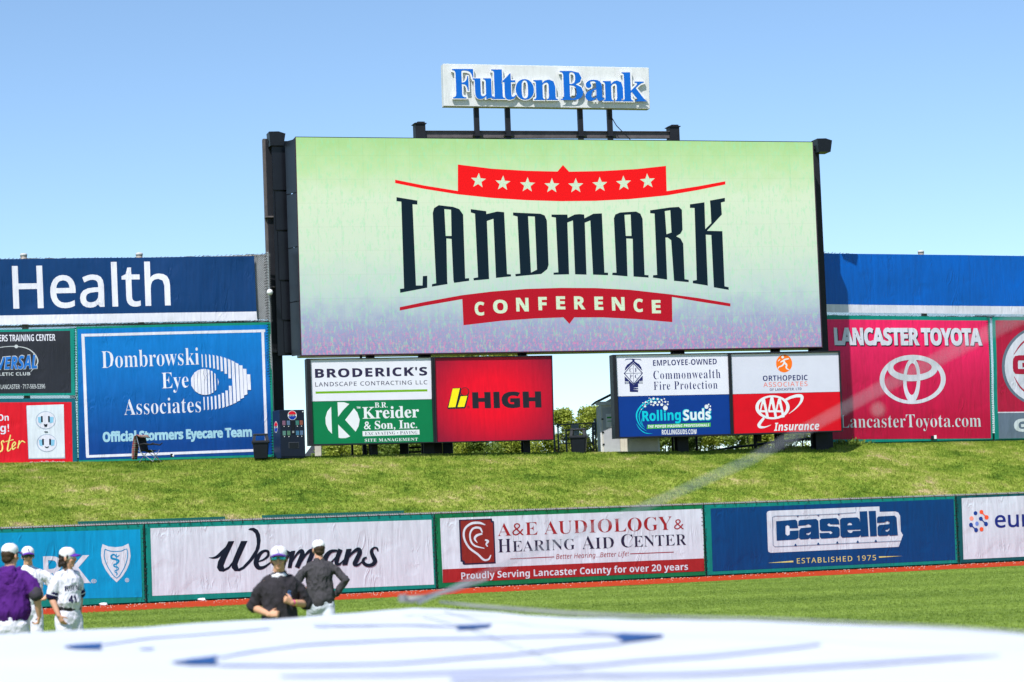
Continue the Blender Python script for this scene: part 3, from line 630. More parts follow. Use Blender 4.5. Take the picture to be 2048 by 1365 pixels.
put(FL, t3, 'lettering', Z(T('On', 'bsans', -12, 60, 626, 670, 624, 668) + T('g!', 'bsans', 3, 62, 692, 758, 690, 756) + T('#LappToTheRescue', 'sans', 195, 430, 935, 958, 930, 953, off=.01), *cF), V_whitef)
ster = S([(30, 812, 6), (22, 800, 8), (12, 812, 9), (18, 838, 10), (15, 862, 10), (0, 872, 9), (-12, 860, 5)]) + S([(72, 760, 7), (55, 830, 10), (52, 865, 9), (66, 862, 6), (78, 845, 4)]) + S([(38, 806, 5), (92, 792, 5)], 5) + S([(80, 846, 5), (104, 822, 8), (98, 808, 7), (84, 826, 8), (86, 856, 9), (108, 842, 5)]) + S([(130, 798, 8), (120, 850, 8)], 8) + S([(125, 830, 5), (146, 802, 8), (168, 812, 6)]) + S([(-40, 800, 8), (-30, 860, 8)], 8)
put(FL, t3, 'lettering', Z(ster, *cF), vinyl(srgb(228, 210, 120)))

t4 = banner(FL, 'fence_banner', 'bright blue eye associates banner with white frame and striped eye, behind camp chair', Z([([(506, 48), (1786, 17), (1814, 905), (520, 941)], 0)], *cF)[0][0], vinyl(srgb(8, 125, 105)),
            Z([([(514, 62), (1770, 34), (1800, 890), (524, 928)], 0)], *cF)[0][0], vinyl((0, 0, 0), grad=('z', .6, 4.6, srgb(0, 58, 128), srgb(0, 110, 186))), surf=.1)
fr4 = S([(540, 104), (1752, 74)], 18, 1) + S([(549, 95), (580, 905)], 20, 1) + S([(1735, 66), (1762, 860)], 18, 1) + S([(572, 904), (1772, 860)], 17, 1)
put(FL, t4, 'white_frame', Z(fr4, *cF), V_whitef)
put(FL, t4, 'lettering', Z(T('Dombrowski', 'bserif', 672, 1315, 208, 322, 184, 299, off=-.010) + T('Eye', 'bserif', 1070, 1247, 352, 487, 345, 479, off=-.010) + T('Associates', 'bserif', 820, 1328, 526, 632, 508, 612, off=-.010), *cF), V_whitef)
put(FL, t4, 'lettering', Z(T('Official Stormers Eyecare Team', 'bsans', 680, 1665, 738, 830, 706, 792, off=.034, space=.93), *cF), vinyl(srgb(150, 190, 205)))
st = []; x = 1340.; k = 0
while x < 1650:
    wd = 7 + 15 * min(1, (x - 1335) / 250); cxl = x + wd / 2; o_ = 187 * math.sqrt(max(0, 1 - ((cxl - 1345) / 312) ** 2)); i_ = 98 * math.sqrt(max(0, 1 - ((cxl - 1350) / 176) ** 2)) if cxl < 1526 else 0
    kk = (cxl - 1340) * .05
    for y0, y1 in (((413 - o_, 413 - i_), (413 + i_, 413 + o_)) if i_ > 8 else ((413 - o_, 413 + o_),)):
        dx = lambda y: (y - 413) * .045; st += P([(x + dx(y0), y0), (x + wd + dx(y0), y0 + (8 if y0 < 300 else 0)), (x + wd + dx(y1), y1 - (8 if y1 > 500 else 0)), (x + dx(y1), y1)])
    x += 24.5
x = 1264.; k = 0
while x < 1446:
    wd = 20 - 14 * max(0, (x - 1330) / 110); h0 = 86 * math.sqrt(max(0, 1 - ((x + 2 - 1354) / 92) ** 2)); h1 = 86 * math.sqrt(max(0, 1 - ((x + wd - 1354) / 92) ** 2))
    st += P([(x - h0 * .04, 412 - h0), (x + wd - h1 * .04, 412 - h1), (x + wd + h1 * .04, 412 + h1), (x + h0 * .04, 412 + h0)]); x += 22
put(FL, t4, 'eye_emblem', Z(st, *cF), V_whitef)

# tall right
cD = (1400, 240, 2.73); cI = (1600, 600, 4.2656)
t5 = banner(FR, 'fence_banner', 'plain blue banner with white lower strip on top of right fence', Z([([(600, 728), (2300, 752), (2300, 1072), (600, 1056)], 0)], *cD)[0][0], None, Z([([(600, 730), (2300, 752), (2300, 1027), (600, 1008)], 0)], *cD)[0][0], vinyl(srgb(0, 90, 182)), surf=.12)
FR.add(t5, 'white_strip', Z(quad((600, 1008), (2300, 1027), (2300, 1070), (600, 1052)), *cD), V_whitef, lift=.128)
t6 = banner(FR, 'fence_banner', 'crimson car dealer banner with oval ring emblem, right of scoreboard', Z([([(150, 132), (1608, 150), (1630, 1192), (190, 1225)], 0)], *cI)[0][0], V_teal, Z([([(150, 168), (1594, 180), (1614, 1184), (190, 1192)], 0)], *cI)[0][0], vinyl((0, 0, 0), grad=('z', 1.0, 4.6, srgb(182, 10, 56), srgb(236, 34, 96))), surf=.1)
put(FR, t6, 'lettering_edge', Z(T('LANCASTER TOYOTA', 'bsans', 284, 1548, 248, 400, 252, 402, off=.036, space=.92), *cI), V_navy)
put(FR, t6, 'lettering', Z(T('LANCASTER TOYOTA', 'bsans', 274, 1540, 238, 392, 243, 395, off=.036, space=.92), *cI), V_whitef, .02)
put(FR, t6, 'lettering', Z(T('LancasterToyota.com', 'bserif', 330, 1530, 985, 1126, 975, 1118, off=-.010), *cI), vinyl((.55, .6, .62)))
put(FR, t6, 'ring_emblem', Z(RING(947, 681, 281, 209, 240, 178, dy=2, n=48) + RING(946, 690, 72, 190, 43, 135, dy=-12, n=40) + RING(946, 588, 212, 108, 162, 64, dy=-10, n=44), *cI), vinyl((.66, .65, .72)))
t7 = banner(FR, 'fence_banner', 'crimson and grey banner with round letter G emblem, cut off at right edge', Z([([(1628, 150), (4200, 155), (4200, 1140), (1648, 1192)], 0)], *cI)[0][0], V_teal, Z([([(1655, 178), (4200, 178), (4200, 930), (1674, 962)], 0)], *cI)[0][0], vinyl(srgb(172, 20, 56)), surf=.1)
FR.add(t7, 'grey_strip', Z(quad((1674, 962), (4200, 930), (4200, 1130), (1682, 1186)), *cI), vinyl(srgb(98, 112, 128)), lift=.109)
put(FR, t7, 'white_line', Z(S([(1672, 963), (4200, 932)], 9), *cI), V_whitef, .002)
put(FR, t7, 'disc_edge', Z(E(2062, 566, 356, 346, 48), *cI), vinyl(srgb(98, 112, 128)))
put(FR, t7, 'disc', Z(E(2064, 566, 334, 326, 48), *cI), V_whitef, .004)
Gp = S([(2090, 500, 44), (1850, 498, 44), (1822, 520, 44), (1820, 555, 44), (1825, 600, 44), (1850, 614, 44), (2090, 612, 44)], 44, 3) + quad((1880, 540), (2090, 538), (2090, 575), (1882, 577))
put(FR, t7, 'round_emblem', Z(Gp + S([(2062, 300, 14), (1960, 318, 13), (1870, 380, 12), (1806, 468, 4)]) + S([(1812, 658, 4), (1870, 750, 12), (1960, 815, 13), (2062, 838, 14)]), *cI), vinyl(srgb(172, 20, 56)), .008)
put(FR, t7, 'lettering', Z(T('GIANT', 'bsans', 1810, 2420, 1018, 1130, 1000, 1112, off=.02), *cI), vinyl((.55, .6, .62)), .006)

# ---------------------------------------------------------------- scoreboard
SBB = Board(at_y(597, 493, 99), at_y(1635, 493, 104.5))
scr_q = [(591, 275), (1625, 285), (1643.5, 694), (603, 711)]
gnd = crest(1100).z - .3
a0 = SBB.loc(541, 500)[0]
sb = SBB.thing('scoreboard', (a0, gnd), 'giant video scoreboard on dark steel columns above the grass bank', 'scoreboard')
SBB.solid(sb, 'cabinet', [(590.5, 273.5), (1627, 283.5), (1646, 697), (602, 713.5)], M_black, -1.0, -.03, .02)
q_ = [(SBB.loc(590.5, 277)[0] - a0 + .02, SBB.loc(590.5, 277)[1] - gnd), (SBB.loc(603, 711)[0] - a0 + .02, SBB.loc(603, 711)[1] - gnd)]
q2 = [(SBB.loc(569.6, 283, -1.0)[0] - a0, SBB.loc(569.6, 283, -1.0)[1] - gnd), (SBB.loc(583.5, 714, -1.0)[0] - a0, SBB.loc(583.5, 714, -1.0)[1] - gnd)]
zz_ = np.linspace(0, 1, 5)
for k in range(4):
    c_ = []
    for t in (zz_[k] + .002, zz_[k + 1] - .002):
        A_ = (q_[0][0] + (q_[1][0] - q_[0][0]) * t, .03, q_[0][1] + (q_[1][1] - q_[0][1]) * t); B_ = (q2[0][0] + (q2[1][0] - q2[0][0]) * t, 1.0, q2[0][1] + (q2[1][1] - q2[0][1]) * t); c_ += [A_, B_]
    mesh_obj('side_panel', c_, [(0, 1, 3, 2)], M_black, sb).modifiers.new('t', 'SOLIDIFY').thickness = .03
def led_mat():
    m, nt, b = nodes('led_screen'); L = nt.links; tc = N(nt, 'ShaderNodeTexCoord'); sp = N(nt, 'ShaderNodeSeparateXYZ'); L.new(tc.outputs['Object'], sp.inputs[0])
    zlo = SBB.loc(1100, 702)[1] - gnd; zhi = SBB.loc(1100, 280)[1] - gnd
    mr = N(nt, 'ShaderNodeMapRange', i_1=zlo, i_2=zhi, i_3=0, i_4=1); L.new(sp.outputs['Z'], mr.inputs[0])
    n1 = N(nt, 'ShaderNodeTexNoise', i_Scale=1.2, i_Detail=5, i_Roughness=.7); L.new(tc.outputs['Object'], n1.inputs['Vector'])
    ad = N(nt, 'ShaderNodeMath', operation='MULTIPLY_ADD', i_1=.22, i_2=-.11); L.new(n1.outputs[0], ad.inputs[0]); s2 = N(nt, 'ShaderNodeMath', operation='ADD'); L.new(ad.outputs[0], s2.inputs[0]); L.new(mr.outputs[0], s2.inputs[1])
    r = N(nt, 'ShaderNodeValToRGB'); e = r.color_ramp.elements; e[0].position = 0; e[0].color = (*srgb(138, 140, 190), 1); e[1].position = 1; e[1].color = (*srgb(166, 214, 146), 1)
    for p_, c_ in ((.13, srgb(150, 165, 200)), (.28, srgb(185, 210, 208)), (.48, srgb(204, 226, 206)), (.72, srgb(210, 232, 204)), (.88, srgb(186, 224, 168))): q = e.new(p_); q.color = (*c_, 1)
    L.new(s2.outputs[0], r.inputs[0])
    # diode speckle: pinkish, cyan and yellow pixels in rows
    cols = []
    for ax, sc, col in ((0, (9, 1, 6), srgb(235, 125, 180)), (1, (7, 1, 2.2), srgb(150, 228, 178)), (2, (30, 1, 30), srgb(228, 224, 110))):
        nn = N(nt, 'ShaderNodeTexNoise', i_Scale=1.0, i_Detail=3, i_Roughness=.8); mp = N(nt, 'ShaderNodeMapping'); mp.inputs['Scale'].default_value = sc; L.new(tc.outputs['Object'], mp.inputs[0]); L.new(mp.outputs[0], nn.inputs['Vector']); cols.append((nn, col))
    cur = r.outputs[0]
    pinkm = N(nt, 'ShaderNodeMapRange', i_1=.0, i_2=.19, i_3=.7, i_4=0); L.new(mr.outputs[0], pinkm.inputs[0])
    for i, (nn, col) in enumerate(cols):
        t = N(nt, 'ShaderNodeMapRange', i_1=(.5, .52, .5)[i], i_2=(.6, .62, .7)[i], i_3=0, i_4=(1, .42, .3)[i]); L.new(nn.outputs[0], t.inputs[0]); fac = t.outputs[0]
        if i == 0: mm = N(nt, 'ShaderNodeMath', operation='MULTIPLY'); L.new(fac, mm.inputs[0]); L.new(pinkm.outputs[0], mm.inputs[1]); fac = mm.outputs[0]
        mx = N(nt, 'ShaderNodeMix', data_type='RGBA'); L.new(fac, mx.inputs[0]); L.new(cur, mx.inputs[6]); mx.inputs[7].default_value = (*col, 1); cur = mx.outputs[2]
    # diode rows
    wv = N(nt, 'ShaderNodeTexWave', wave_type='BANDS', bands_direction='Z', i_Scale=7.3, i_Distortion=.6, i_Detail=1, i_Detail_Scale=.3); L.new(tc.outputs['Object'], wv.inputs['Vector'])
    wm = N(nt, 'ShaderNodeMapRange', i_1=0, i_2=1, i_3=.9, i_4=1.06); L.new(wv.outputs['Fac'], wm.inputs[0])
    last = wm.outputs[0]
    for ax in ('X', 'Z'):                     # seams between the square diode modules
        fr1 = N(nt, 'ShaderNodeMath', operation='DIVIDE', i_1=.96); L.new(sp.outputs[ax], fr1.inputs[0]); fr2 = N(nt, 'ShaderNodeMath', operation='FRACT'); L.new(fr1.outputs[0], fr2.inputs[0])
        fr3 = N(nt, 'ShaderNodeMath', operation='LESS_THAN', i_1=.035); L.new(fr2.outputs[0], fr3.inputs[0]); fr4 = N(nt, 'ShaderNodeMath', operation='MULTIPLY_ADD', i_1=-.04, i_2=1.0); L.new(fr3.outputs[0], fr4.inputs[0])
        fr5 = N(nt, 'ShaderNodeMath', operation='MULTIPLY'); L.new(last, fr5.inputs[0]); L.new(fr4.outputs[0], fr5.inputs[1]); last = fr5.outputs[0]
    sc2 = N(nt, 'ShaderNodeVectorMath', operation='SCALE'); L.new(cur, sc2.inputs[0]); L.new(last, sc2.inputs['Scale'])
    b.inputs['Base Color'].default_value = (.01, .01, .012, 1); b.inputs['Roughness'].default_value = .8; b.inputs['Specular IOR Level'].default_value = .05; L.new(sc2.outputs[0], b.inputs['Emission Color']); b.inputs['Emission Strength'].default_value = LED
    return m
LED = .84
def led_flat(name, col, k=1.0):
    m, nt, b = nodes(name); L = nt.links; n = N(nt, 'ShaderNodeTexNoise', i_Scale=22, i_Detail=2); L.new(mapped(nt, (1, 1, 1)), n.inputs['Vector'])
    mr = N(nt, 'ShaderNodeMapRange', i_1=.35, i_2=.65, i_3=.85, i_4=1.1); L.new(n.outputs[0], mr.inputs[0]); sc = N(nt, 'ShaderNodeVectorMath', operation='SCALE'); sc.inputs[0].default_value = col; L.new(mr.outputs[0], sc.inputs['Scale'])
    b.inputs['Base Color'].default_value = (.006, .007, .008, 1); b.inputs['Roughness'].default_value = .8; b.inputs['Specular IOR Level'].default_value = .04; L.new(sc.outputs[0], b.inputs['Emission Color']); b.inputs['Emission Strength'].default_value = LED * k; return m
scrn = SBB.add(sb, 'screen', quad(*scr_q), led_mat(), lift=0)
SBB.add(sb, 'screen_edge', S([(590.6, 274), (602.6, 711.5)], 1.8, 1) + S([(602.5, 711.8), (1644, 694.8)], 2.2, 1) + S([(1625.5, 284.5), (1644, 694.8)], 1.6, 1), plain('screen_rim', (.05, .02, .03), .5), lift=.012)
cB = (780, 310, 2.926)
SBB.add(sb, 'screen_banner', Z(P([(397, 57), (600, 82), (800, 94), (980, 98), (1012, 60), (1048, 99), (1250, 95), (1450, 83), (1615, 65), (1619, 213), (1800, 185), (1962, 155), (1962, 174), (1800, 207), (1620, 238), (1400, 260), (1200, 270), (1000, 272), (800, 266), (600, 253), (400, 232), (200, 200), (30, 166), (30, 146), (200, 180), (397, 212)]), *cB), led_flat('led_red', srgb(235, 8, 14), 1.05), lift=.006)
SBB.add(sb, 'screen_banner', Z(P([(57, 892), (200, 862), (420, 822), (600, 800), (800, 785), (1000, 779), (1200, 780), (1400, 790), (1650, 818), (1800, 838), (1992, 870), (1992, 888), (1800, 858), (1650, 832), (1652, 980), (1450, 962), (1250, 952), (1078, 952), (1050, 990), (1015, 952), (850, 958), (650, 972), (430, 998), (423, 845), (200, 884), (57, 912)]), *cB), led_flat('led_dark_red', srgb(178, 8, 34), 1.0), lift=.006)
M_ledw = led_flat('led_white', srgb(205, 230, 200), 1.0)
def star(cx, cy, r, rot):
    return P([(cx + (r if i % 2 == 0 else r * .42) * math.sin(rot + i * math.pi / 5), cy - (r if i % 2 == 0 else r * .42) * math.cos(rot + i * math.pi / 5)) for i in range(10)])
for i, (x, y) in enumerate([(517, 152), (660, 167), (804, 177), (947, 182), (1087, 182), (1228, 175), (1367, 167), (1507, 155)]): SBB.add(sb, 'star', Z(star(x, y, 46, (-.0 + .02 * (3.5 - i))), *cB), M_ledw, lift=.014)
cf = [('C', 495, 553, 860, 941), ('O', 603, 688, 848, 929), ('N', 738, 811, 837, 917), ('F', 868, 918, 832, 910), ('E', 972, 1025, 828, 905), ('R', 1077, 1143, 828, 905), ('E', 1196, 1247, 830, 908), ('N', 1298, 1373, 833, 912), ('C', 1425, 1481, 842, 921), ('E', 1532, 1584, 850, 928)]
SBB.add(sb, 'screen_lettering', Z(sum([T(ch, 'bsans', x0, x1, y0, y1, y0, y1, off=.02) for ch, x0, x1, y0, y1 in cf], []), *cB), M_ledw, lift=.014)
LM = {'L': [[(38, 248), (160, 268), (160, 292), (132, 290), (152, 765), (190, 765), (192, 710), (218, 708), (218, 778), (60, 808), (58, 785), (82, 782), (66, 275), (38, 272)]],
 'A': [[(250, 340), (258, 312), (285, 295), (370, 305), (405, 318), (428, 350), (440, 724), (463, 722), (463, 738), (375, 750), (371, 735), (360, 493), (330, 490), (335, 742), (337, 757), (245, 772), (246, 757), (270, 752)], [(318, 318), (357, 322), (360, 475), (326, 475)]],
 'N': [[(472, 318), (563, 330), (564, 347), (628, 332), (668, 336), (685, 698), (708, 700), (708, 712), (620, 721), (605, 375), (567, 388), (580, 728), (490, 736), (488, 722), (515, 717), (497, 345), (473, 338)]],
 'D': [[(720, 338), (880, 345), (905, 355), (918, 385), (928, 645), (920, 670), (885, 698), (735, 712), (733, 698), (762, 695), (746, 362), (720, 355)], [(808, 360), (847, 362), (860, 672), (825, 690)]],
 'M': [[(945, 350), (1038, 350), (1040, 370), (1080, 350), (1108, 347), (1136, 350), (1138, 372), (1190, 345), (1240, 343), (1255, 690), (1276, 690), (1276, 705), (1188, 702), (1172, 385), (1140, 398), (1150, 702), (1083, 700), (1070, 385), (1038, 397), (1048, 700), (957, 702), (957, 690), (985, 688), (970, 368), (945, 364)]],
 'A2': [[(1310, 372), (1318, 350), (1345, 338), (1440, 332), (1465, 345), (1478, 375), (1490, 703), (1513, 705), (1513, 719), (1425, 713), (1420, 492), (1383, 490), (1390, 712), (1300, 704), (1302, 690), (1325, 690)], [(1372, 352), (1408, 350), (1413, 475), (1380, 475)]],
 'R': [[(1522, 325), (1640, 308), (1690, 305), (1708, 322), (1712, 440), (1700, 462), (1675, 477), (1700, 490), (1716, 520), (1724, 728), (1748, 732), (1748, 746), (1662, 738), (1645, 500), (1625, 485), (1612, 485), (1622, 731), (1538, 719), (1540, 705), (1563, 703), (1548, 345), (1522, 342)], [(1608, 330), (1640, 325), (1647, 455), (1618, 465)]],
 'K': [[(1755, 290), (1840, 278), (1845, 435), (1880, 400), (1875, 300), (1872, 268), (1960, 252), (1960, 274), (1937, 280), (1942, 350), (1855, 445), (1945, 447), (1958, 770), (1982, 775), (1982, 791), (1895, 776), (1880, 470), (1848, 468), (1860, 766), (1772, 752), (1772, 737), (1795, 733), (1782, 312), (1755, 311)]]}
M_ledk = led_flat('led_navy', srgb(0, 28, 44), .9)
for k_, lps in LM.items(): SBB.add(sb, 'screen_letter', Z(P(*lps), *cB), M_ledk, lift=.008)
M_edgeC = led_flat('led_fringe', srgb(120, 235, 225), .9)

L2 = lambda px, py, off=0: (lambda q: (q[0] - a0, q[1] - gnd))(SBB.loc(px, py, off))
# left column: H beam with plates, recess panels, floodlight head
def column(pxc, ytop, off, wd, dp, m=M_steel, name='column', ybot=None):
    p = L2(pxc, 500 if ytop < 500 else 790, off); zt = L2(pxc, ytop, off)[1]; zb = -.6 if ybot is None else L2(pxc, ybot, off)[1]; x = p[0]
    mb = MB(); t = .04
    mb.box(x - wd / 2, x + wd / 2, -off, -off + t, zb, zt); mb.box(x - wd / 2, x + wd / 2, -off + dp, -off + dp + t, zb, zt); mb.box(x - .03, x + .03, -off + t, -off + dp, zb, zt)
    return mb.build(name, m, sb)
column(548, 279, -2.0, .42, .5)
MB().box(L2(530, 500, -2.6)[0], L2(541, 500, -2.6)[0], 2.2, 2.5, -.6, L2(541, 281, -2.6)[1]).build('column', M_rust, sb)
column(1641, 292, -1.4, .30, .5)
for y in (436, 576, 706):
    p = L2(547, y, -2); MB().box(p[0] - .33, p[0] + .36, 1.85, 2.3, p[1], p[1] + .06).build('bracket', M_rust, sb)
for px, py, off, rot in ((550, 281, -1.7, .2), (1642, 294, -1.3, .35)):
    p = L2(px, py, off); fl_ = MB(); fl_.prism([(-.30, -.27), (.24, -.27), (.33, .22), (.05, .31), (-.34, .30)], -.35, .35)
    f_ = fl_.build('floodlight', M_blk, sb); f_.location = (p[0] + .05, -off, p[1]); f_.rotation_euler = (0, 0, 0)
    MB().box(p[0] - .3, p[0] - .05, -off, -off + .1, p[1] - .1, p[1]).build('arm', M_steel, sb)
# dark recessed service panels between column and cabinet
for k_, (y0, y1) in enumerate(((290, 380), (384, 460), (464, 560), (564, 640), (644, 706))):
    z1 = L2(562, y0, -1.5)[1]; z0 = L2(562, y1, -1.5)[1]; x0 = L2(551 + k_ * 3, 500, -1.5)[0]; x1 = L2(572 + k_ * 3, 500, -1.5)[0]
    MB().box(x0, x1 + .2, 1.5, 1.58, z0, z1).build('service_panel', M_black, sb)
xa_ = L2(549, 500, -1.7)[0]; xb_ = L2(585, 500, -1.7)[0]; MB().box(xa_, xb_, 1.62, 1.7, L2(560, 712, -1.7)[1], L2(556, 283, -1.7)[1]).build('recess_back', M_black, sb)
# top truss
p0 = L2(832, 262, -1.6); p1 = L2(1356, 263, -1.6); zt = L2(1100, 263.5, -1.6)[1]; zb = L2(1100, 277, -1.6)[1]
MB().box(p0[0], p1[0], 1.5, 1.7, zb, zt - .02).box(p0[0], p1[0], 1.42, 1.78, zt - .02, zt).build('top_beam', M_rust, sb)
for x, y0 in ((838, 248), (1345, 254)):
    q = L2(x, y0, -1.7); MB().box(q[0] - .22, q[0] + .2, 1.4, 1.9, zb - .1, q[1]).box(q[0] - .1, q[0] + .2, 1.5, 1.7, q[1], q[1] + .06).box(q[0] - .27, q[0] + .25, 1.35, 1.95, q[1] - .05, q[1] - .02).build('beam_end', M_steel, sb)
# lower posts between screen and ground
for px, wd in ((745, .28), (854, .45), (1050, .28), (1362, .48), (1558, .28), (1640, .55)): column(px, 690, -.9, wd, .4)
MB().tube([(L2(722, 715, -.6)[0], .6, L2(722, 700)[1]), (L2(722, 715, -.6)[0], .6, L2(722, 720)[1])], .05).build('hanger', M_steel, sb)

# ---------------------------------------------------------------- bank sign on top
FB = Board(at_y(597, 493, 100), at_y(1635, 493, 105.5)); cA = (780, 100, 3.303)
pq = Z([([(350, 92), (1710, 118), (1718, 390), (357, 372)], 0)], *cA)[0][0]
fa, fb_ = FB.loc(1093, 268)
fs = FB.thing('bank_sign', (fa, fb_), 'long white sign with raised blue bank letters standing on top of scoreboard', 'sign')
def signwhite():
    m = plain('stained_white', (.62, .63, .64), .55, 0, .1, 2); nt = m.node_tree; L = nt.links; b = nt.nodes['Principled BSDF']; src = b.inputs['Base Color'].links[0].from_socket
    n = N(nt, 'ShaderNodeTexNoise', i_Scale=1, i_Detail=6, i_Roughness=.75); L.new(mapped(nt, (9, 1, 1.6)), n.inputs['Vector']); mr = N(nt, 'ShaderNodeMapRange', i_1=.5, i_2=.75, i_3=0, i_4=.45); L.new(n.outputs[0], mr.inputs[0])
    mx = N(nt, 'ShaderNodeMix', data_type='RGBA'); L.new(mr.outputs[0], mx.inputs[0]); L.new(src, mx.inputs[6]); mx.inputs[7].default_value = (.36, .35, .33, 1); L.new(mx.outputs[2], b.inputs['Base Color']); return m
M_sw = signwhite()
FB.solid(fs, 'panel', pq, M_sw, -.42, 0, .015)
V_blue = plain('letter_blue', srgb(10, 96, 190), .4, 0, .08, 3)
BL = [('F', 405, 550, 128, 328), ('u', 540, 682, 190, 333), ('l', 662, 757, 131, 332), ('t', 735, 832, 157, 337), ('o', 822, 948, 195, 337), ('n', 940, 1104, 198, 339), ('B', 1116, 1272, 141, 339), ('a', 1280, 1412, 199, 345), ('n', 1398, 1550, 204, 347), ('k', 1522, 1688, 150, 348)]
for i, (ch, x0, x1, y0, y1) in enumerate(BL):
    t_ = .018 * 0; lp = FB.add(fs, 'letter', Z(T(ch, 'bserif', x0 - 2, x1 + 3, y0 - 2, y1 + 3, y0 - 2, y1 + 3, off=.034), *cA), M_whitep, lift=.13 + .008 * (i % 2), thick=.09)
    fc = FB.add(fs, 'letter_face', Z(T(ch, 'bserif', x0 + 3, x1 - 3, y0 + 3, y1 - 3, y0 + 3, y1 - 3, off=-.001), *cA), V_blue, lift=.138 + .008 * (i % 2)); fc.parent = lp
for x in (957, 1019.5, 1165, 1224):
    q = FB.loc(x, 240); x_ = q[0] - fa; zt_ = FB.loc(x, 214)[1] - fb_; MB().box(x_ - .1, x_ + .1, .25, .45, -.25, zt_).build('post', M_steel, fs)
    MB().box(x_ - .16, x_ + .2, .2, .5, -.06, -.0).build('base_plate', M_steel, fs)
q0 = FB.loc(1219, 222); q1 = FB.loc(1262, 279); MB().tube([(q0[0] - fa, .2, q0[1] - fb_), ((q0[0] + q1[0]) / 2 - fa - .1, .2, (q0[1] + q1[1]) / 2 - fb_), (q1[0] - fa, .1, q1[1] - fb_)], .02, 5).build('cable', M_steel, fs)

# ---------------------------------------------------------------- four advertising cabinets under the screen
PB = Board(at_y(597, 493, 98.8), at_y(1635, 493, 104.3)); cG = (600, 690, 3.938); cH = (1100, 690, 3.413)
def cabinet(label, outer, faces, d=.45):
    a, b = PB.loc(*outer[3]); th = PB.thing('sign_cabinet', (a, b), label, 'sign', 'advertising cabinets under the screen')
    PB.solid(th, 'cabinet', outer, M_blk, -d, 0)
    for q, m in faces: PB.add(th, 'face', quad(*q), m, lift=.006)
    ti = []; 
    xs = [f[0] for f in faces]; TL, TR, BR, BLf = xs[0][0], xs[0][1], xs[-1][2], xs[-1][3]
    PB.add(th, 'trim', P(outer, [TL, TR, BR, BLf]), M_steel, lift=.07, thick=.064)
    th['_s'] = .012; return th
z_ = lambda pts, c: Z([(pts, 0)], *c)[0][0]
cb1 = cabinet('sign cabinet with white landscape panel above green K emblem panel', [(612.7, 718), (866, 714.6), (869.3, 885.8), (618, 892)],
    [(z_([(80, 117), (1030, 102), (1037, 428), (92, 446)], cG), plain('panel_white', (.68, .67, .74), .45, 0, .05, 1)), (z_([(92, 449), (1038, 431), (1050, 765), (103, 783)], cG), plain('panel_green', srgb(0, 112, 66), .45, 0, .08, 1))])
K_navy = plain('print_navy', srgb(42, 36, 66), .5); K_w = plain('print_white', (.68, .69, .71), .5, 0, .04, 2); K_g = plain('print_lime', srgb(110, 165, 20), .5); K_gd = plain('print_green', srgb(0, 112, 66), .5)
PB.add(cb1, 'lettering', Z(T("BRODERICK'S", 'bsans', 118, 1002, 190, 262, 174, 243, off=.016, space=1.12), *cG), K_navy, lift=.012)
PB.add(cb1, 'lettering', Z(T('LANDSCAPE CONTRACTING LLC', 'sans', 120, 1003, 296, 330, 279, 311, space=1.15, off=.004), *cG), K_navy, lift=.012)
PB.add(cb1, 'green_rule', Z(S([(122, 377), (1003, 359)], 17), *cG), K_g, lift=.012)
disc = []
disc += P([(245, 488), (252, 702), (222, 670), (203, 625), (200, 575), (215, 525)]) + P([(295, 453), (345, 452), (388, 466), (335, 520), (300, 568)])
disc += P([(425, 500), (452, 535), (470, 590), (462, 640), (438, 685), (355, 592)]) + P([(300, 628), (395, 722), (360, 735), (320, 736), (304, 732)])
PB.add(cb1, 'emblem', Z(disc, *cG), K_w, lift=.012)
PB.add(cb1, 'lettering', Z(T('B.R.', 'bserif', 588, 690, 455, 497, 452, 494) + T('Kreider', 'bserif', 492, 937, 490, 585, 478, 574, off=.006) + T('& Son, Inc.', 'bserif', 503, 922, 602, 678, 590, 668, off=.006) + T('™', 'plain', 445, 475, 488, 502, 487, 501, off=.02) + T('SITE MANAGEMENT', 'bserif', 510, 928, 740, 765, 732, 756, space=1.15), *cG), K_w, lift=.012)
PB.add(cb1, 'white_box', Z(quad((492, 681), (940, 668), (942, 707), (494, 721)), *cG), K_w, lift=.012)
PB.add(cb1, 'lettering', Z(T('EXCAVATING • PAVING', 'bserif', 512, 925, 688, 713, 678, 703, off=-.010, space=1.1), *cG), K_navy, lift=.018)
def redgrad():
    cx, cz = PB.loc(984, 795); cx -= PB.loc(869, 885.5)[0]; cz -= PB.loc(869, 885.5)[1]
    m = vinyl((0, 0, 0), wr=.15, grad=('r', .5, 1.4, srgb(226, 0, 34), srgb(140, 12, 44), cx, cz, .46, .62)); return m
cb2 = cabinet('sign cabinet with plain red panel and black HIGH lettering', [(866.8, 714.6), (1103.8, 711.4), (1108, 880.6), (870, 885.8)], [(z_([(1058, 104), (1978, 92), (1994, 745), (1076, 765)], cG), redgrad())])
K_k = plain('print_black', (.012, .014, .022), .5); K_y = plain('print_yellow', srgb(238, 218, 20), .5); K_r = plain('print_red', srgb(200, 0, 20), .5)
PB.add(cb2, 'lettering', Z(T('HIGH', 'bsans', 1357, 1900, 373, 503, 366, 496, off=.035), *cG), K_k, lift=.012)
PB.add(cb2, 'emblem_edge', Z(P([(1205, 340), (1268, 338), (1268, 362), (1262, 395), (1325, 396), (1328, 404), (1306, 490), (1298, 502), (1165, 506), (1160, 494)]) + E(1298, 371, 36, 36) + T('®', 'plain', 1316, 1338, 480, 502, 480, 502), *cG), K_k, lift=.012)
PB.add(cb2, 'emblem', Z(P([(1203, 345), (1259, 343), (1224, 491), (1168, 494)]) + P([(1266, 405), (1318, 403), (1294, 489), (1240, 491)]), *cG), K_y, lift=.018)
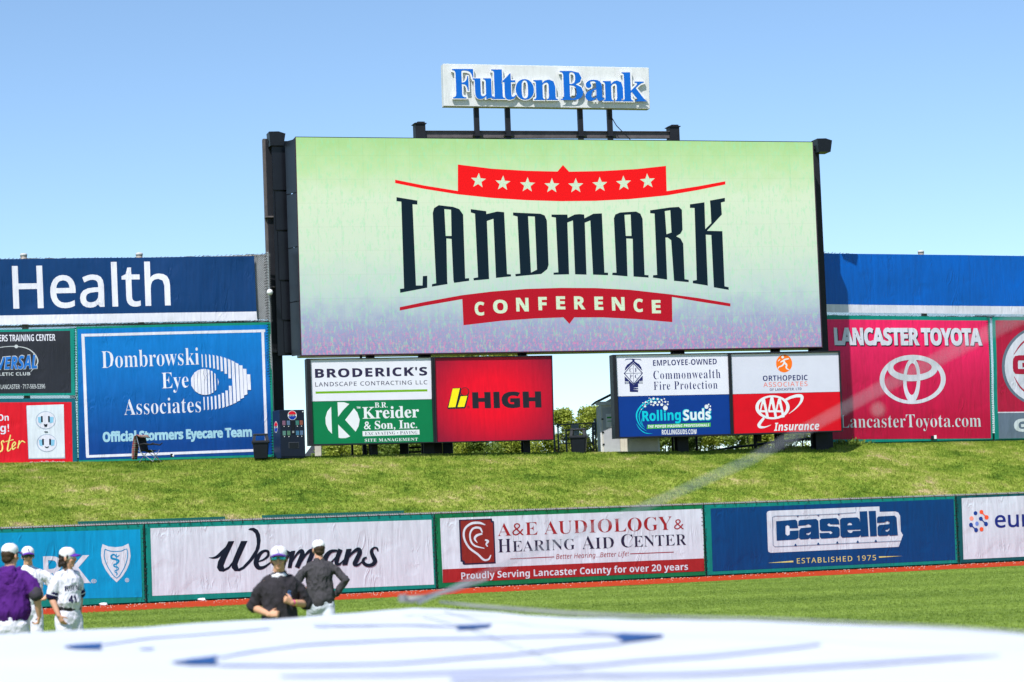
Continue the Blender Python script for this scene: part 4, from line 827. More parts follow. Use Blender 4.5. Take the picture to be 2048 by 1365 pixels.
PB.add(cb2, 'emblem_dot', Z(E(1297, 369, 30, 30), *cG), K_r, lift=.018)
cb3 = cabinet('sign cabinet with white fire protection panel above blue bubbles panel', [(1224.5, 710), (1458.5, 706), (1463.2, 871), (1230.4, 877.6)],
    [(z_([(447, 72), (1212, 60), (1222, 337), (460, 352)], cH), plain('panel_white', (.68, .67, .75), .45, 0, .05, 1)), (z_([(461, 354), (1222, 339), (1232, 608), (470, 630)], cH), plain('panel_blue', srgb(0, 50, 128), .45, 0, .08, 1))])
K_nb = plain('print_navy_blue', srgb(28, 34, 92), .5); K_c = plain('print_cyan', srgb(0, 185, 200), .5); K_gr = plain('print_leaf_green', srgb(60, 160, 60), .5)
PB.add(cb3, 'lettering', Z(T('EMPLOYEE-OWNED', 'bsans', 703, 1138, 105, 144, 94, 134, off=-.004), *cH), K_nb, lift=.012)
PB.add(cb3, 'lettering', Z(T('Commonwealth', 'bserif', 705, 1163, 178, 236, 166, 228, off=-.010, space=1.12) + T('Fire Protection', 'bserif', 707, 1143, 252, 309, 243, 300, off=-.010, space=1.12), *cH), K_nb, lift=.012)
c7 = (1240, 700, 7.58)
lg = P([(70, 320), (80, 270), (110, 225), (150, 200), (165, 185), (185, 175), (185, 150), (150, 148), (100, 150), (72, 165), (90, 140), (180, 135), (310, 142), (326, 165), (290, 150), (220, 150), (222, 175), (240, 190), (285, 215), (320, 260), (338, 320), (200, 190)])
lg += P([(70, 400), (208, 530), (345, 390), (345, 512), (275, 512), (275, 560), (275, 568), (190, 575), (275, 582), (275, 600), (190, 604), (275, 612), (275, 640), (150, 640), (140, 515), (72, 520)])
PB.add(cb3, 'emblem', Z(lg, *c7), K_nb, lift=.012)
PB.add(cb3, 'emblem_diamond', Z(P([(200, 195), (348, 353), (208, 528), (56, 358)], [(200, 212), (72, 358), (208, 510), (332, 353)]) + S([(200, 205), (208, 520)], 5) + S([(62, 358), (342, 353)], 5) + T('C', 'bserif', 142, 186, 282, 342, 280, 340, off=-.012) + T('F', 'bserif', 224, 264, 278, 338, 276, 336, off=-.008) + T('P', 'bserif', 146, 188, 378, 436, 376, 434, off=-.012) + T('C', 'bserif', 226, 270, 374, 434, 372, 432, off=-.012), *c7), K_nb, lift=.016)
PB.add(cb3, 'emblem_tag', Z(quad((76, 480), (130, 480), (132, 512), (80, 512)) + quad((290, 476), (342, 472), (342, 506), (292, 508)), *c7), K_w, lift=.02)
PB.add(cb3, 'lettering', Z(T('PWH', 'bsans', 80, 128, 484, 508, 484, 508) + T('SES', 'bsans', 294, 338, 480, 503, 477, 500), *c7), K_nb, lift=.024)
sw = S([(640, 750, 4), (540, 748, 14), (430, 772, 20), (330, 840, 22), (265, 930, 22), (250, 1010, 20), (270, 1090, 16), (320, 1170, 10), (400, 1230, 3)]) + S([(600, 775, 3), (480, 790, 12), (380, 850, 14), (305, 940, 14), (290, 1020, 14), (310, 1110, 8), (345, 1165, 3)]) + S([(248, 1120, 3), (290, 1190, 10), (360, 1250, 12), (420, 1268, 8), (490, 1270, 2)])
sw += S([(330, 1040, 4), (325, 1080, 8), (340, 1140, 8), (372, 1180, 2)])
PB.add(cb3, 'swoosh', Z(sw, *c7), K_c, lift=.012)
PB.add(cb3, 'lettering', Z(T('Rolling', 'bsans', 630, 893, 448, 545, 440, 536, off=.014), *cH), K_c, lift=.016)
PB.add(cb3, 'lettering_edge', Z(T('Suds', 'bsans', 904, 1102, 436, 522, 429, 516, off=.035), *cH), K_c, lift=.014)
PB.add(cb3, 'lettering', Z(T('Suds', 'bsans', 910, 1096, 441, 517, 434, 511, off=.012), *cH), K_w, lift=.020)
PB.add(cb3, 'green_strip', Z(P([(665, 545), (1097, 531), (1096, 560), (660, 575)]), *cH), K_gr, lift=.014)
PB.add(cb3, 'lettering', Z(T('THE POWER WASHING PROFESSIONALS', 'bisans', 668, 1088, 549, 569, 538, 557, off=.016) + T('ROLLINGSUDS.COM', 'bsans', 763, 1000, 580, 614, 576, 609, off=.008), *cH), K_w, lift=.022)
bub = [(442, 734, 8), (465, 746, 10), (508, 740, 18), (570, 746, 17), (630, 762, 15), (670, 745, 11), (388, 795, 15), (418, 800, 8), (432, 772, 6), (472, 788, 19), (530, 802, 23), (592, 792, 18), (646, 790, 10), (686, 790, 16), (726, 790, 9), (345, 803, 7), (378, 858, 17), (378, 830, 8), (468, 830, 11), (506, 838, 16), (570, 834, 17), (632, 832, 22), (722, 828, 14), (342, 846, 6), (436, 822, 5), (322, 902, 8), (687, 882, 35), (680, 838, 7)]
PB.add(cb3, 'bubble', Z(sum([E(x, y, r, r, 14) for x, y, r in bub], []), *c7), K_w, lift=.018, kind='stuff')
PB.add(cb3, 'bubble', Z(E(1068, 423, 14, 15, 14) + E(1091, 443, 9, 10, 12) + E(1082, 408, 6, 6, 10) + E(1094, 420, 5, 6, 10), *cH), K_w, lift=.026, kind='stuff')
cb4 = cabinet('sign cabinet with white orthopedic panel above red insurance panel', [(1459, 706), (1679.2, 701.7), (1685, 863.4), (1463.8, 871)],
    [(z_([(1232, 64), (1968, 52), (1978, 320), (1243, 337)], cH), plain('panel_pale', (.58, .58, .67), .45, 0, .05, 1)), (z_([(1243, 339), (1978, 322), (1988, 585), (1250, 607)], cH), plain('panel_red', srgb(205, 0, 24), .4, 0, .1, 1.5))])
K_o = plain('print_orange', srgb(236, 110, 20), .5); K_or = plain('print_salmon', srgb(225, 100, 70), .5)
PB.add(cb4, 'disc', Z(E(1598, 128, 55, 61, 36), *cH), K_o, lift=.012)
PB.add(cb4, 'figure', Z(E(1588, 84, 9, 10, 14) + S([(1630, 95, 8), (1606, 100, 10), (1592, 108, 10), (1572, 120, 6)]) + S([(1594, 104, 10), (1600, 122, 13), (1615, 138, 11), (1612, 158, 9), (1632, 172, 5)]) + S([(1600, 122, 12), (1585, 142, 9), (1562, 152, 7), (1558, 164, 4)]) + S([(1570, 100, 6), (1556, 112, 4)], 5), *cH), K_w, lift=.018)
PB.add(cb4, 'lettering', Z(T('ORTHOPEDIC', 'bsans', 1453, 1758, 211, 248, 205, 242, off=-.004), *cH), K_nb, lift=.012)
PB.add(cb4, 'lettering', Z(T('ASSOCIATES', 'sans', 1457, 1757, 257, 289, 250, 282, space=1.2), *cH), K_or, lift=.012)
PB.add(cb4, 'lettering', Z(T('OF LANCASTER, LTD', 'bsans', 1500, 1717, 298, 318, 292, 312, off=-.010), *cH), K_nb, lift=.012)
c4 = (1460, 770, 8.533)
aaa = RING(725, 385, 292, 205, 235, 172, n=44, dy=-2)
for x0, yt, yb in ((0, 240, 560), (142, 205, 570), (270, 235, 560)):
    xa = 565 + x0
    aaa += P([(xa - 15, yt), (xa + 30, yt), (xa + 98, yb - 10), (xa + 55, yb), (xa + 38, 470), (xa - 30, 470), (xa - 48, 472), (xa - 52, 460), (xa - 60, 440)], [(xa - 8, 330), (xa - 30, 435), (xa + 30, 435), (xa + 5, 330)])
aaa += S([(945, 262, 40), (1040, 215, 46), (1150, 188, 52), (1222, 200, 56), (1220, 270, 44), (1170, 350, 28), (1090, 430, 18), (1005, 496, 6)]) + S([(580, 565, 40), (520, 640, 50), (492, 690, 52), (520, 722, 46), (600, 722, 24), (702, 684, 4)])
PB.add(cb4, 'oval_emblem', Z(aaa, *c4), K_w, lift=.012)
PB.add(cb4, 'lettering', Z(T('Insurance', 'bisans', 1528, 1838, 533, 589, 526, 581, off=.004), *cH), K_w, lift=.012)
# ---------------------------------------------------------------- trees and bushes behind the crest
def leaf_mat(name, c0, c1):
    m, nt, b = nodes(name); L = nt.links; v = mapped(nt, (1, 1, 1)); n = N(nt, 'ShaderNodeTexNoise', i_Scale=2.2, i_Detail=6, i_Roughness=.8); L.new(v, n.inputs['Vector'])
    r = N(nt, 'ShaderNodeValToRGB'); e = r.color_ramp.elements; e[0].position = .35; e[0].color = (*c0, 1); e[1].position = .68; e[1].color = (*c1, 1); L.new(n.outputs[0], r.inputs[0])
    L.new(r.outputs[0], b.inputs['Base Color']); b.inputs['Roughness'].default_value = .6
    tr = N(nt, 'ShaderNodeBsdfTranslucent'); L.new(r.outputs[0], tr.inputs[0]); mx = N(nt, 'ShaderNodeMixShader'); mx.inputs[0].default_value = .35
    L.new(b.outputs[0], mx.inputs[1]); L.new(tr.outputs[0], mx.inputs[2]); L.new(mx.outputs[0], nt.nodes['Material Output'].inputs[0]); return m
M_leafs = [leaf_mat('leaves_yellow_green', (.17, .24, .03), (.50, .56, .07)), leaf_mat('leaves_green', (.08, .15, .02), (.28, .38, .06)), leaf_mat('leaves_dark', (.045, .09, .02), (.15, .23, .04))]
M_bark = plain('bark', (.09, .07, .055), .9, 0, .3, 8, .01, 40)
def tree(px, py_top, Y, wd, label, mat_i=0, n=7000, leaf=.062, name='tree', holes=.0):
    top = at_y(px, py_top, Y); zb = 1.0; H = top.z - zb; th = empty(name, (top.x, Y, zb), random.uniform(0, 6), label, 'tree', 'trees and bushes behind the bank')
    cl = []
    for i in range(int(9 + wd * 7)):
        t = random.uniform(.28, 1) ** .8; rr = wd / 2 * (1 - .55 * max(0, t - .55) / .45) * math.sqrt(random.random()); a = random.uniform(0, 6.283); s = random.uniform(.28, .55) * (.7 + wd * .08)
        cl.append((rr * math.cos(a), rr * math.sin(a), min(t * H, H - s * .9), s))
    cl.append((0, 0, H - .4, .42)); cl = np.array(cl); w_ = cl[:, 3] ** 2; idx = rng.choice(len(cl), n, p=w_ / w_.sum())
    d = rng.normal(0, 1, (n, 3)); d /= np.linalg.norm(d, axis=1)[:, None]; rad = cl[idx, 3] * rng.uniform(.35, 1.12, n) ** .6
    c = cl[idx, :3] + d * rad[:, None] * np.array([1, 1, .85]) + rng.normal(0, .05, (n, 3))
    u = rng.normal(0, 1, (n, 3)); u /= np.linalg.norm(u, axis=1)[:, None]; v = np.cross(u, rng.normal(0, 1, (n, 3))); v /= np.linalg.norm(v, axis=1)[:, None]
    s = leaf * rng.uniform(.6, 1.35, n)[:, None]
    V = np.stack([c - u * s, c + v * s * .55, c + u * s, c - v * s * .55], 1).reshape(-1, 3)
    fast_mesh('crown', V, np.arange(4 * n).reshape(-1, 4), M_leafs[mat_i], th, kind='stuff')
    mb = MB(); mb.tube([(0, 0, -1.2), (.03, 0, H * .3), (-.02, .03, H * .6), (.02, 0, H * .9)], [.11, .085, .05, .015], 8)
    for k in range(9):
        a = random.uniform(0, 6.283); z = H * random.uniform(.2, .75); l = wd * random.uniform(.25, .48); mb.tube([(0, 0, z), (l * .5 * math.cos(a), l * .5 * math.sin(a), z + l * .35), (l * math.cos(a), l * math.sin(a), z + l * .95)], [.035, .022, .008], 5)
    mb.build('trunk', M_bark, th); return th
tree(905, 700, 121, 4.6, 'yellow green tree peeking over the left end of the red panel top', 0, 22000)
tree(1010, 703, 122, 4.2, 'yellow green tree topping out above the middle of the red panel', 0, 20000)
tree(1123, 818, 116.5, 2.1, 'small yellow green tree behind the fence, left of black trash can', 0, 13000)
tree(1182, 812, 116.5, 2.3, 'small yellow green tree between the trash can and the shed', 0, 14000)
tree(1150, 866, 117.5, 2.6, 'low leafy shrub filling the gap behind the trash can', 1, 12000)
for x, y, m_, lb in ((640, 898, 1, 'low green bush behind the white post at far left of bank crest'), (672, 880, 0, 'yellow green bush under the landscape sign'), (722, 872, 0, 'bushy shrub below the middle of the green K sign'), (780, 876, 1, 'green shrub beside the dark utility cabinet'), (838, 870, 1, 'green shrub standing behind the utility cabinet'), (905, 868, 0, 'bright shrub under the left part of the red sign'), (960, 864, 1, 'green shrub under the middle of the red sign'), (1020, 866, 0, 'bright shrub near the post under the red sign'), (1075, 868, 0, 'leafy shrub under the right end of the red sign'),
                    (1330, 858, 1, 'green shrub right of the beige shed'), (1378, 862, 2, 'dark shrub behind the thick post under the blue sign'), (1425, 856, 0, 'bright shrub behind the handrail start'), (1478, 852, 1, 'green shrub under the insurance sign left end'), (1530, 856, 0, 'yellowish shrub beside the thin post under the insurance sign'), (1590, 850, 1, 'green shrub behind the dark post under the insurance sign'), (1640, 854, 0, 'bright shrub at right end of the handrail')):
    tree(x, y, 115.5 + random.uniform(-.8, .8), 2.7, lb, m_, 12000, .06, 'bush')
for i, (x, y) in enumerate(((1668, 878), (1700, 881), (1722, 883))):
    p = at_y(x, y + 8, 107.2 + i * .5); th = empty('weed', (p.x, p.y, crest(x).z - .02), 0, ['small leafy weeds beside the dark post below the dealer banner', 'weeds at the foot of the dealer banner, middle of three clumps', 'sparse weeds along the dealer banner foot, rightmost clump'][i], 'weed', 'weeds along the banner foot')
    n = 260; c = rng.normal(0, 1, (n, 3)) * [.28, .1, .09] + [0, 0, .12]; c[:, 2] = np.abs(c[:, 2]); u = rng.normal(0, .04, (n, 3)); v = rng.normal(0, .03, (n, 3))
    fast_mesh('leaves', np.stack([c - u, c + v, c + u, c - v], 1).reshape(-1, 3), np.arange(4 * n).reshape(-1, 4), M_leafs[1], th, kind='stuff')

# ---------------------------------------------------------------- things on the crest
def cz_(px): return crest(px).z
CF = (0, 640, 3.303)
# vending machine
p = at_y(586, 912, 98.6); zb = cz_(586) - .02
vm = empty('vending_machine', (p.x, p.y, zb), R(26), 'dark blue drinks vending machine with round cola emblems beside trash can', 'vending machine')
M_vend = plain('vending_blue', (.012, .024, .06), .35, 0, .2, 2); H = 1.9; W2 = .52
MB().box(-W2, W2, 0, .78, 0, H, .02).build('body', M_vend, vm)
MB().box(-W2 + .01, W2 - .01, -.05, -.003, .06, H - .01, .012).build('front_door', plain('vending_front', (.008, .012, .026), .3, 0, .2, 2), vm)
M_pr = plain('cola_red', srgb(215, 20, 40), .4); M_pb = plain('cola_blue', srgb(10, 50, 160), .4); M_pg = plain('button_grey', (.35, .37, .4), .5)
def local_print(parent, name, shapes, m, y, kind=None):     # shapes already in local x,z
    v = []; f = []
    for vs_, fs_ in [q for e_ in shapes for q in (e_ if isinstance(e_, list) else [e_])]:
        k = len(v); v += [(a, y, b) for a, b in vs_]; f += [tuple(i + k for i in q) for q in fs_]; y -= .0006
    o = mesh_obj(name, v, f, m, parent, kind=kind); return o
def cola(parent, cx, cz, r, y, side=False, ky=1.0):
    def arc(a0, a1, n=14): return [(cx + r * ky * math.cos(R(a0 + (a1 - a0) * i / n)), cz + r * math.sin(R(a0 + (a1 - a0) * i / n))) for i in range(n + 1)]
    o0 = local_print(parent, 'emblem', [P([(cx + r * 1.12 * ky * math.cos(i * .2618), cz + r * 1.12 * math.sin(i * .2618)) for i in range(24)])], K_w, y)
    o1 = local_print(parent, 'emblem_red', [P(arc(12, 168))], M_pr, y - .002); o2 = local_print(parent, 'emblem_blue', [P(arc(192, 348))], M_pb, y - .002)
    v, f = glyphs('PEPSI', 'bsans', .02); xs = [q[0] for q in v]; ys = [q[1] for q in v]; w_ = r * 1.5 * ky; h_ = r * .36
    o3 = local_print(parent, 'lettering', [([(cx - w_ / 2 + (q[0] - min(xs)) / (max(xs) - min(xs)) * w_, cz - h_ / 2 + (q[1] - min(ys)) / (max(ys) - min(ys)) * h_) for q in v], f)], K_k, y - .003)
    return [o0, o1, o2, o3]
cola(vm, 0, H - .22, .17, -.055)
for o in cola(vm, .40, 1.25, .2, 0, ky=.9): o.matrix_local = Matrix.Translation((-W2 - .006, .80, 0)) @ Matrix.Rotation(R(-90), 4, 'Z')
cols_ = [srgb(170, 120, 150), srgb(120, 150, 190), srgb(90, 160, 150), srgb(190, 110, 90), srgb(120, 170, 160), srgb(110, 160, 130), srgb(90, 150, 190), srgb(120, 150, 190)]
k = 0
for z in (1.38, .98):
    for x in (-.36, -.17, .2, .37):
        m_ = plain('flavour_label', tuple(c * .55 for c in cols_[k]), .4, 0, .5, 30); bt = MB().box(x - .065, x + .065, -.07, -.052, z - .09, z + .09, .006).build('button', m_, vm)
        MB().lathe([(.018, 0), (.018, .02)], 10).build('button_light', K_w, bt); c_ = bt.children[0]; c_.location = (x, -.055, z - .135); c_.rotation_euler = (R(90), 0, 0); k += 1
MB().box(-.05, .07, -.075, -.052, .95, 1.5, .01).build('coin_panel', M_pg if False else M_blk, vm); MB().box(-.03, .05, -.082, -.076, .98, 1.06).build('coin_slot', M_galv, vm)
MB().box(-.17, .22, -.075, -.052, .40, .60, .01).build('dispenser', M_black, vm); MB().box(-.19, .24, -.066, -.053, .38, .62, .004).build('dispenser_rim', plain('rim', (.06, .065, .08), .4), vm)
MB().box(.42, .48, -.06, -.052, H - .1, H - .06).build('sticker', K_w, vm)

def trash_can(px, py, Y, sc, label, rz):
    p = at_y(px, py, Y); th = empty('trash_can', (p.x, p.y, cz_(px) - .02), rz, label, 'trash can', 'black trash cans on the bank'); th.scale = (sc,) * 3
    def ring(z, h, n=4, c=.06):
        o_ = []
        for sx_, sy_ in ((1, 1), (-1, 1), (-1, -1), (1, -1)):
            a = math.atan2(sy_, sx_)
            for k in (-1, 0, 1): o_.append((sx_ * (h - c) + c * math.cos(a + k * .6), sy_ * (h - c) + c * math.sin(a + k * .6), z))
        return o_
    prof = [(0, .245), (.03, .26), (.58, .30), (.60, .335), (.64, .335), (.645, .31)]
    rs = [ring(z, h) for z, h in prof]; V = [v for r in rs for v in r]; n = 12
    Fc = [(i * n + k, i * n + (k + 1) % n, (i + 1) * n + (k + 1) % n, (i + 1) * n + k) for i in range(len(prof) - 1) for k in range(n)] + [tuple(range(n - 1, -1, -1)), tuple((len(prof) - 1) * n + k for k in range(n))]
    mesh_obj('bin_body', V, Fc, M_blk, th)
    lid = MB(); n8 = []
    # hood: four sloped corner legs and a top, open on front and back
    for sx_ in (-1, 1):
        for sy_ in (-1, 1): lid.add([(sx_ * .32, sy_ * .32, .64), (sx_ * .21, sy_ * .32, .64), (sx_ * .18, sy_ * .25, .93), (sx_ * .27, sy_ * .25, .93), (sx_ * .32, sy_ * .22, .64), (sx_ * .21, sy_ * .22, .64), (sx_ * .18, sy_ * .17, .93), (sx_ * .27, sy_ * .17, .93)], [(0, 1, 2, 3), (4, 7, 6, 5), (0, 3, 7, 4), (1, 5, 6, 2)])
    for sx_ in (-1, 1): lid.add([(sx_ * .32, -.32, .64), (sx_ * .32, .32, .64), (sx_ * .27, .25, .93), (sx_ * .27, -.25, .93)], [(0, 1, 2, 3)])
    lid.box(-.285, .285, -.27, .27, .90, .965, .025); lid.box(-.335, .335, -.335, -.30, .64, .70); lid.box(-.335, .335, .30, .335, .64, .70)
    lid.build('hood', plain('lid_plastic', (.03, .031, .036), .38), th); return th
trash_can(522, 915, 98.4, 1.02, 'black trash can with open hood beside the vending machine', R(8))
trash_can(1158, 903, 102.6, 1.08, 'black trash can with open hood in the gap between sign cabinets', R(-6))

# camp chair and plaid blanket
p = at_y(300, 922, 97.9); zc = cz_(300) - .01
ch = empty('camp_chair', (p.x, p.y, zc), R(68), 'black folding camp chair with metal legs in front of blue eye banner', 'chair'); ch.scale = (1.12,) * 3
M_tube = plain('silver_tube', (.5, .5, .52), .3, .8); M_can = plain('black_canvas', (.02, .02, .024), .8)
for a_, b_ in (((-.28, -.27, 0), (.28, -.22, .42)), ((.28, -.27, 0), (-.28, -.22, .42)), ((-.28, .27, 0), (.28, .22, .42)), ((.28, .27, 0), (-.28, .22, .42)), ((-.28, -.27, .02), (-.27, .3, .42)), ((.28, -.27, .02), (.27, .3, .42))):
    MB().tube([a_, b_], .014, 6).build('leg', M_tube, ch)
for s_ in (-1, 1):
    MB().tube([(s_ * .28, .22, .4), (s_ * .3, .34, .92)], .014, 6).build('back_post', M_tube, ch)
    MB().tube([(s_ * .3, .26, .62), (s_ * .33, .0, .64), (s_ * .33, -.22, .60), (s_ * .30, -.34, .66)], [.02, .028, .028, .016], 8).build('armrest', M_can, ch)
def cloth(name, grid, m, parent):            # grid[i][j] -> points
    V = [p for r in grid for p in r]; w_ = len(grid[0]); return mesh_obj(name, V, [(i * w_ + j, i * w_ + j + 1, (i + 1) * w_ + j + 1, (i + 1) * w_ + j) for i in range(len(grid) - 1) for j in range(w_ - 1)], m, parent, True)
cloth('seat', [[(-.27 + .54 * i / 8, -.22 + .44 * j / 8, .42 - .09 * math.sin(math.pi * i / 8) * math.sin(math.pi * j / 8 * .9 + .2)) for j in range(9)] for i in range(9)], M_can, ch)
cloth('backrest', [[(-.29 + .58 * i / 8, .20 + .13 * j / 8 + .05 * math.sin(math.pi * i / 8), .38 + .56 * j / 8) for j in range(9)] for i in range(9)], M_can, ch)
def plaid():
    m, nt, b = nodes('plaid_cloth'); L = nt.links; tc = N(nt, 'ShaderNodeTexCoord'); cur = None
    mixc = None; prev = (.035, .03, .03, 1); last = None
    for d, sc_2, col, lo in (('X', 4.2, (.42, .36, .28, 1), .62), ('Z', 4.2, (.42, .36, .28, 1), .62), ('X', 2.1, (.30, .03, .04, 1), .8), ('Z', 2.1, (.30, .03, .04, 1), .8)):
        wv = N(nt, 'ShaderNodeTexWave', wave_type='BANDS', bands_direction=d, i_Scale=sc_2); L.new(tc.outputs['Object'], wv.inputs['Vector']); mr = N(nt, 'ShaderNodeMapRange', i_1=lo, i_2=lo + .1, i_3=0, i_4=.6); L.new(wv.outputs['Fac'], mr.inputs[0])
        mx = N(nt, 'ShaderNodeMix', data_type='RGBA'); L.new(mr.outputs[0], mx.inputs[0]); 
        if last: L.new(last, mx.inputs[6])
        else: mx.inputs[6].default_value = prev
        mx.inputs[7].default_value = col; last = mx.outputs[2]
    L.new(last, b.inputs['Base Color']); b.inputs['Roughness'].default_value = .9; return m
gr_ = []
for i in range(15):
    t = i / 14; row = []
    for j in range(13):
        s_ = j / 12; x = -.36 + .66 * t; fold = .03 * math.sin(t * 17 + s_ * 3) + .015 * math.sin(t * 37)
        if s_ < .28: y = .26 - .25 * (s_ / .28) * 0 + .02 - .12 * (1 - s_ / .28); z = .96 - .10 * (1 - s_ / .28)
        else: k_ = (s_ - .28) / .72; y = .33 + .14 * math.sin(k_ * 1.4) + fold; z = .97 - (.86 if t < .45 else .42 - .3 * (t - .45)) * k_
        row.append((x - (.06 * s_ if t < .5 else 0), y + fold * .4, z + .01 * math.sin(t * 23)))
    gr_.append(row)
bl = cloth('plaid_blanket', gr_, plaid(), None); bl.scale = (1.12,) * 3; bl.location = (p.x, p.y, zc); bl.rotation_euler = (0, 0, R(68)); tag(bl, 'red and cream plaid blanket draped over the camp chair', 'blanket')
bl.modifiers.new('thickness', 'SOLIDIFY').thickness = .02

# shed
pa = at_y(1203, 905, 104.0); zs = cz_(1250) - .06
sh_ = empty('garden_shed', (pa.x, pa.y, zs), R(2), 'small beige shed with dark roof standing behind the blue bubble sign', 'shed')
M_side = plain('beige_siding', (.60, .56, .48), .7, 0, .1, 3); M_trim = plain('white_trim', (.62, .62, .62), .6); M_roof = plain('shingle', (.06, .065, .085), .85, 0, .4, 12, .01, 30)
WS, HS, DS = 2.42, 2.13, 2.2
MB().box(0, WS, 0, DS, 0, HS).prism([(0, HS), (WS, HS), (WS / 2, HS + .62)], 0, DS).build('wall', M_side, sh_)
for k in range(15):
    x = .03 + k * WS / 15; MB().box(x, x + WS / 15 - .025, -.014, 0, .03, HS).build('siding_board', M_side, sh_)
MB().box(-.02, .06, -.03, .06, 0, HS).build('corner_trim', M_trim, sh_); MB().box(WS - .06, WS + .02, -.03, .06, 0, HS).build('corner_trim', M_trim, sh_)
MB().box(-.17, WS + .17, -.06, .0, HS - .02, HS + .13).build('fascia', M_trim, sh_)
for s_ in (0, 1):
    x0, x1 = (-.2, WS / 2) if s_ == 0 else (WS + .2, WS / 2); z0, z1 = HS + .08, HS + .72
    MB().prism([(x0, z0), (x1, z1), (x1, z1 + .07), (x0, z0 + .06)], -.12, DS + .12).build('roof', M_roof, sh_)
dr = MB().box(.10, .78, -.04, -.015, .05, HS - .12, .006).build('door', plain('grey_door', (.42, .43, .46), .6, 0, .12, 2), sh_)
for z in (.45, .95, 1.5): MB().box(.05, .14, -.055, -.04, z, z + .06).build('hinge', M_blk, dr)
MB().box(.70, .74, -.07, -.04, .9, 1.0).build('latch', M_blk, dr)
nt_ = MB().box(.24, .56, -.055, -.042, 1.18, 1.74).build('notice', K_w, sh_)
local_print(nt_, 'notice_print', [P([(.28, 1.55), (.52, 1.55), (.52, 1.62), (.28, 1.62)]), P([(.30, 1.42), (.50, 1.42), (.50, 1.45), (.30, 1.45)])], K_gr, -.057)
# gate and low chain link fence behind, at the gap
gz = cz_(1150) - .1
gt_ = empty('yard_fence', (at_y(1104, 900, 109).x, 109, gz), R(6), 'grey chain link yard fence with gate behind the trash can', 'fence'); lx = lambda x, Y=109: (at_y(x, 860, Y).x - gt_.location.x)
M_gp = plain('grey_pipe', (.10, .11, .13), .5, .3)
for x, h in ((1108, 1.55), (1116, 1.62), (1132, 1.35), (1187, 1.62), (1191.5, 1.8), (1215, 1.6)): MB().tube([(lx(x), 0, -.3), (lx(x), 0, h)], .036, 8).build('post', M_gp, gt_, True)
MB().tube([(lx(1116), 0, 1.58), (lx(1215), 0, 1.62)], .026, 6).build('top_rail', M_gp, gt_); MB().tube([(lx(1116), 0, .75), (lx(1187), 0, .75)], .02, 6).build('middle_rail', M_gp, gt_); MB().tube([(lx(1132), 0, 1.33), (lx(1145), 0, 1.35)], .03, 6).build('middle_rail', M_gp, gt_)
cm = MB(); x0, x1, hh = lx(1116), lx(1215), 1.58; k = -hh
while k < x1 - x0:
    for sg in (1, -1):
        a_, b_ = max(k, 0), min(k + hh, x1 - x0)
        if b_ - a_ > .05:
            z0, z1 = (a_ - k, b_ - k) if sg > 0 else (hh - (a_ - k), hh - (b_ - k)); q = Vector((-(z1 - z0), 0, b_ - a_)).normalized() * .004; A_ = Vector((x0 + a_, 0, z0)); B_ = Vector((x0 + b_, 0, z1)); cm.add([A_ - q, B_ - q, B_ + q, A_ + q], [(0, 1, 2, 3)])
    k += .09
cm.build('chain_link', M_gp, gt_, kind='stuff')
MB().box(lx(1142.5), lx(1158), -.05, -.04, 1.05, 1.58).build('pale_panel', plain('pale_slats', (.40, .42, .46), .6, 0, .3, 12), gt_)
MB().tube([(lx(1109), -.05, .55), (lx(1116), -.15, .25), (lx(1121), -.1, .1), (lx(1132), -.1, .12)], .03, 6).build('hose', plain('red_hose', (.2, .06, .05), .5), gt_)
# utility cabinet below the red sign, thin poles, white post, handrail, far roof
def crest_box(name, x0, x1, yt, Y, dp, m, label, cat, zb=-.4):
    p0 = at_y(x0, yt, Y); p1 = at_y(x1, yt, Y); th = empty(name, (p0.x, Y, cz_(x0) + zb), 0, label, cat); return th, p1.x - p0.x, p0.z - cz_(x0) - zb
u_, w_, h_ = crest_box('utility_cabinet', 799, 905, 886, 105, .8, M_blk, 'black utility cabinet half hidden under the sign cabinets', 'cabinet')
MB().box(0, w_ * .16, .0, .5, 0, h_ * .96, .01).build('side_box', M_blk, u_)
for k in range(4): MB().box(w_ * .17, w_ * .45, .1, .14, h_ * (.25 + .17 * k), h_ * (.33 + .17 * k)).build('slat', M_steel, u_)
MB().box(w_ * .45, w_ * .80, .0, .6, 0, h_, .01).build('body', M_black, u_); MB().box(w_ * .81, w_, -.05, .55, 0, h_ * 1.02, .01).build('control_box', plain('slate_box', (.02, .03, .045), .5), u_)
for i, (x, r_, lb) in enumerate(((704, .05, 'thin dark pole under the green K sign, left of the two'), (728.5, .09, 'thicker dark pole under the green K sign, beside the steel post'), (1345, .05, 'thin dark pole right of the beige shed'), (1393, .05, 'thin dark pole right of the thick post under the blue sign'), (1510, .07, 'dark pole carrying a small box beside the handrail'), (1624, .06, 'slim dark pole left of the last thick post'))):
    p = at_y(x, 880, 103.5 + (x > 1200) * 2); th = empty('pole', (p.x, p.y, cz_(x) - .5), 0, lb, 'pole', 'poles under the sign cabinets')
    MB().tube([(0, 0, 0), (0, 0, 1.7)], r_, 10).build('shaft', M_steel, th, True); MB().lathe([(r_ * 1.6, .38), (r_ * 1.6, .46)], 12).build('collar', M_blk, th)
    if x == 1510: MB().box(.07, .28, -.05, .1, .85, 1.2, .01).build('junction_box', M_blk, th); MB().tube([(-.1, 0, .4), (-.3, 0, .5), (-.32, 0, 1.2), (-.2, 0, 1.4), (0, 0, 1.45)], .015, 6).build('conduit', M_blk, th)
p = at_y(636, 905, 101); th = tag(MB().box(-.13, .13, 0, .2, -.4, .98, .01).build('white_post', plain('pale_post', (.5, .48, .46), .8, 0, .2, 5)), 'short pale post just right of the vending machine', 'post'); th.location = (p.x, p.y, cz_(636))
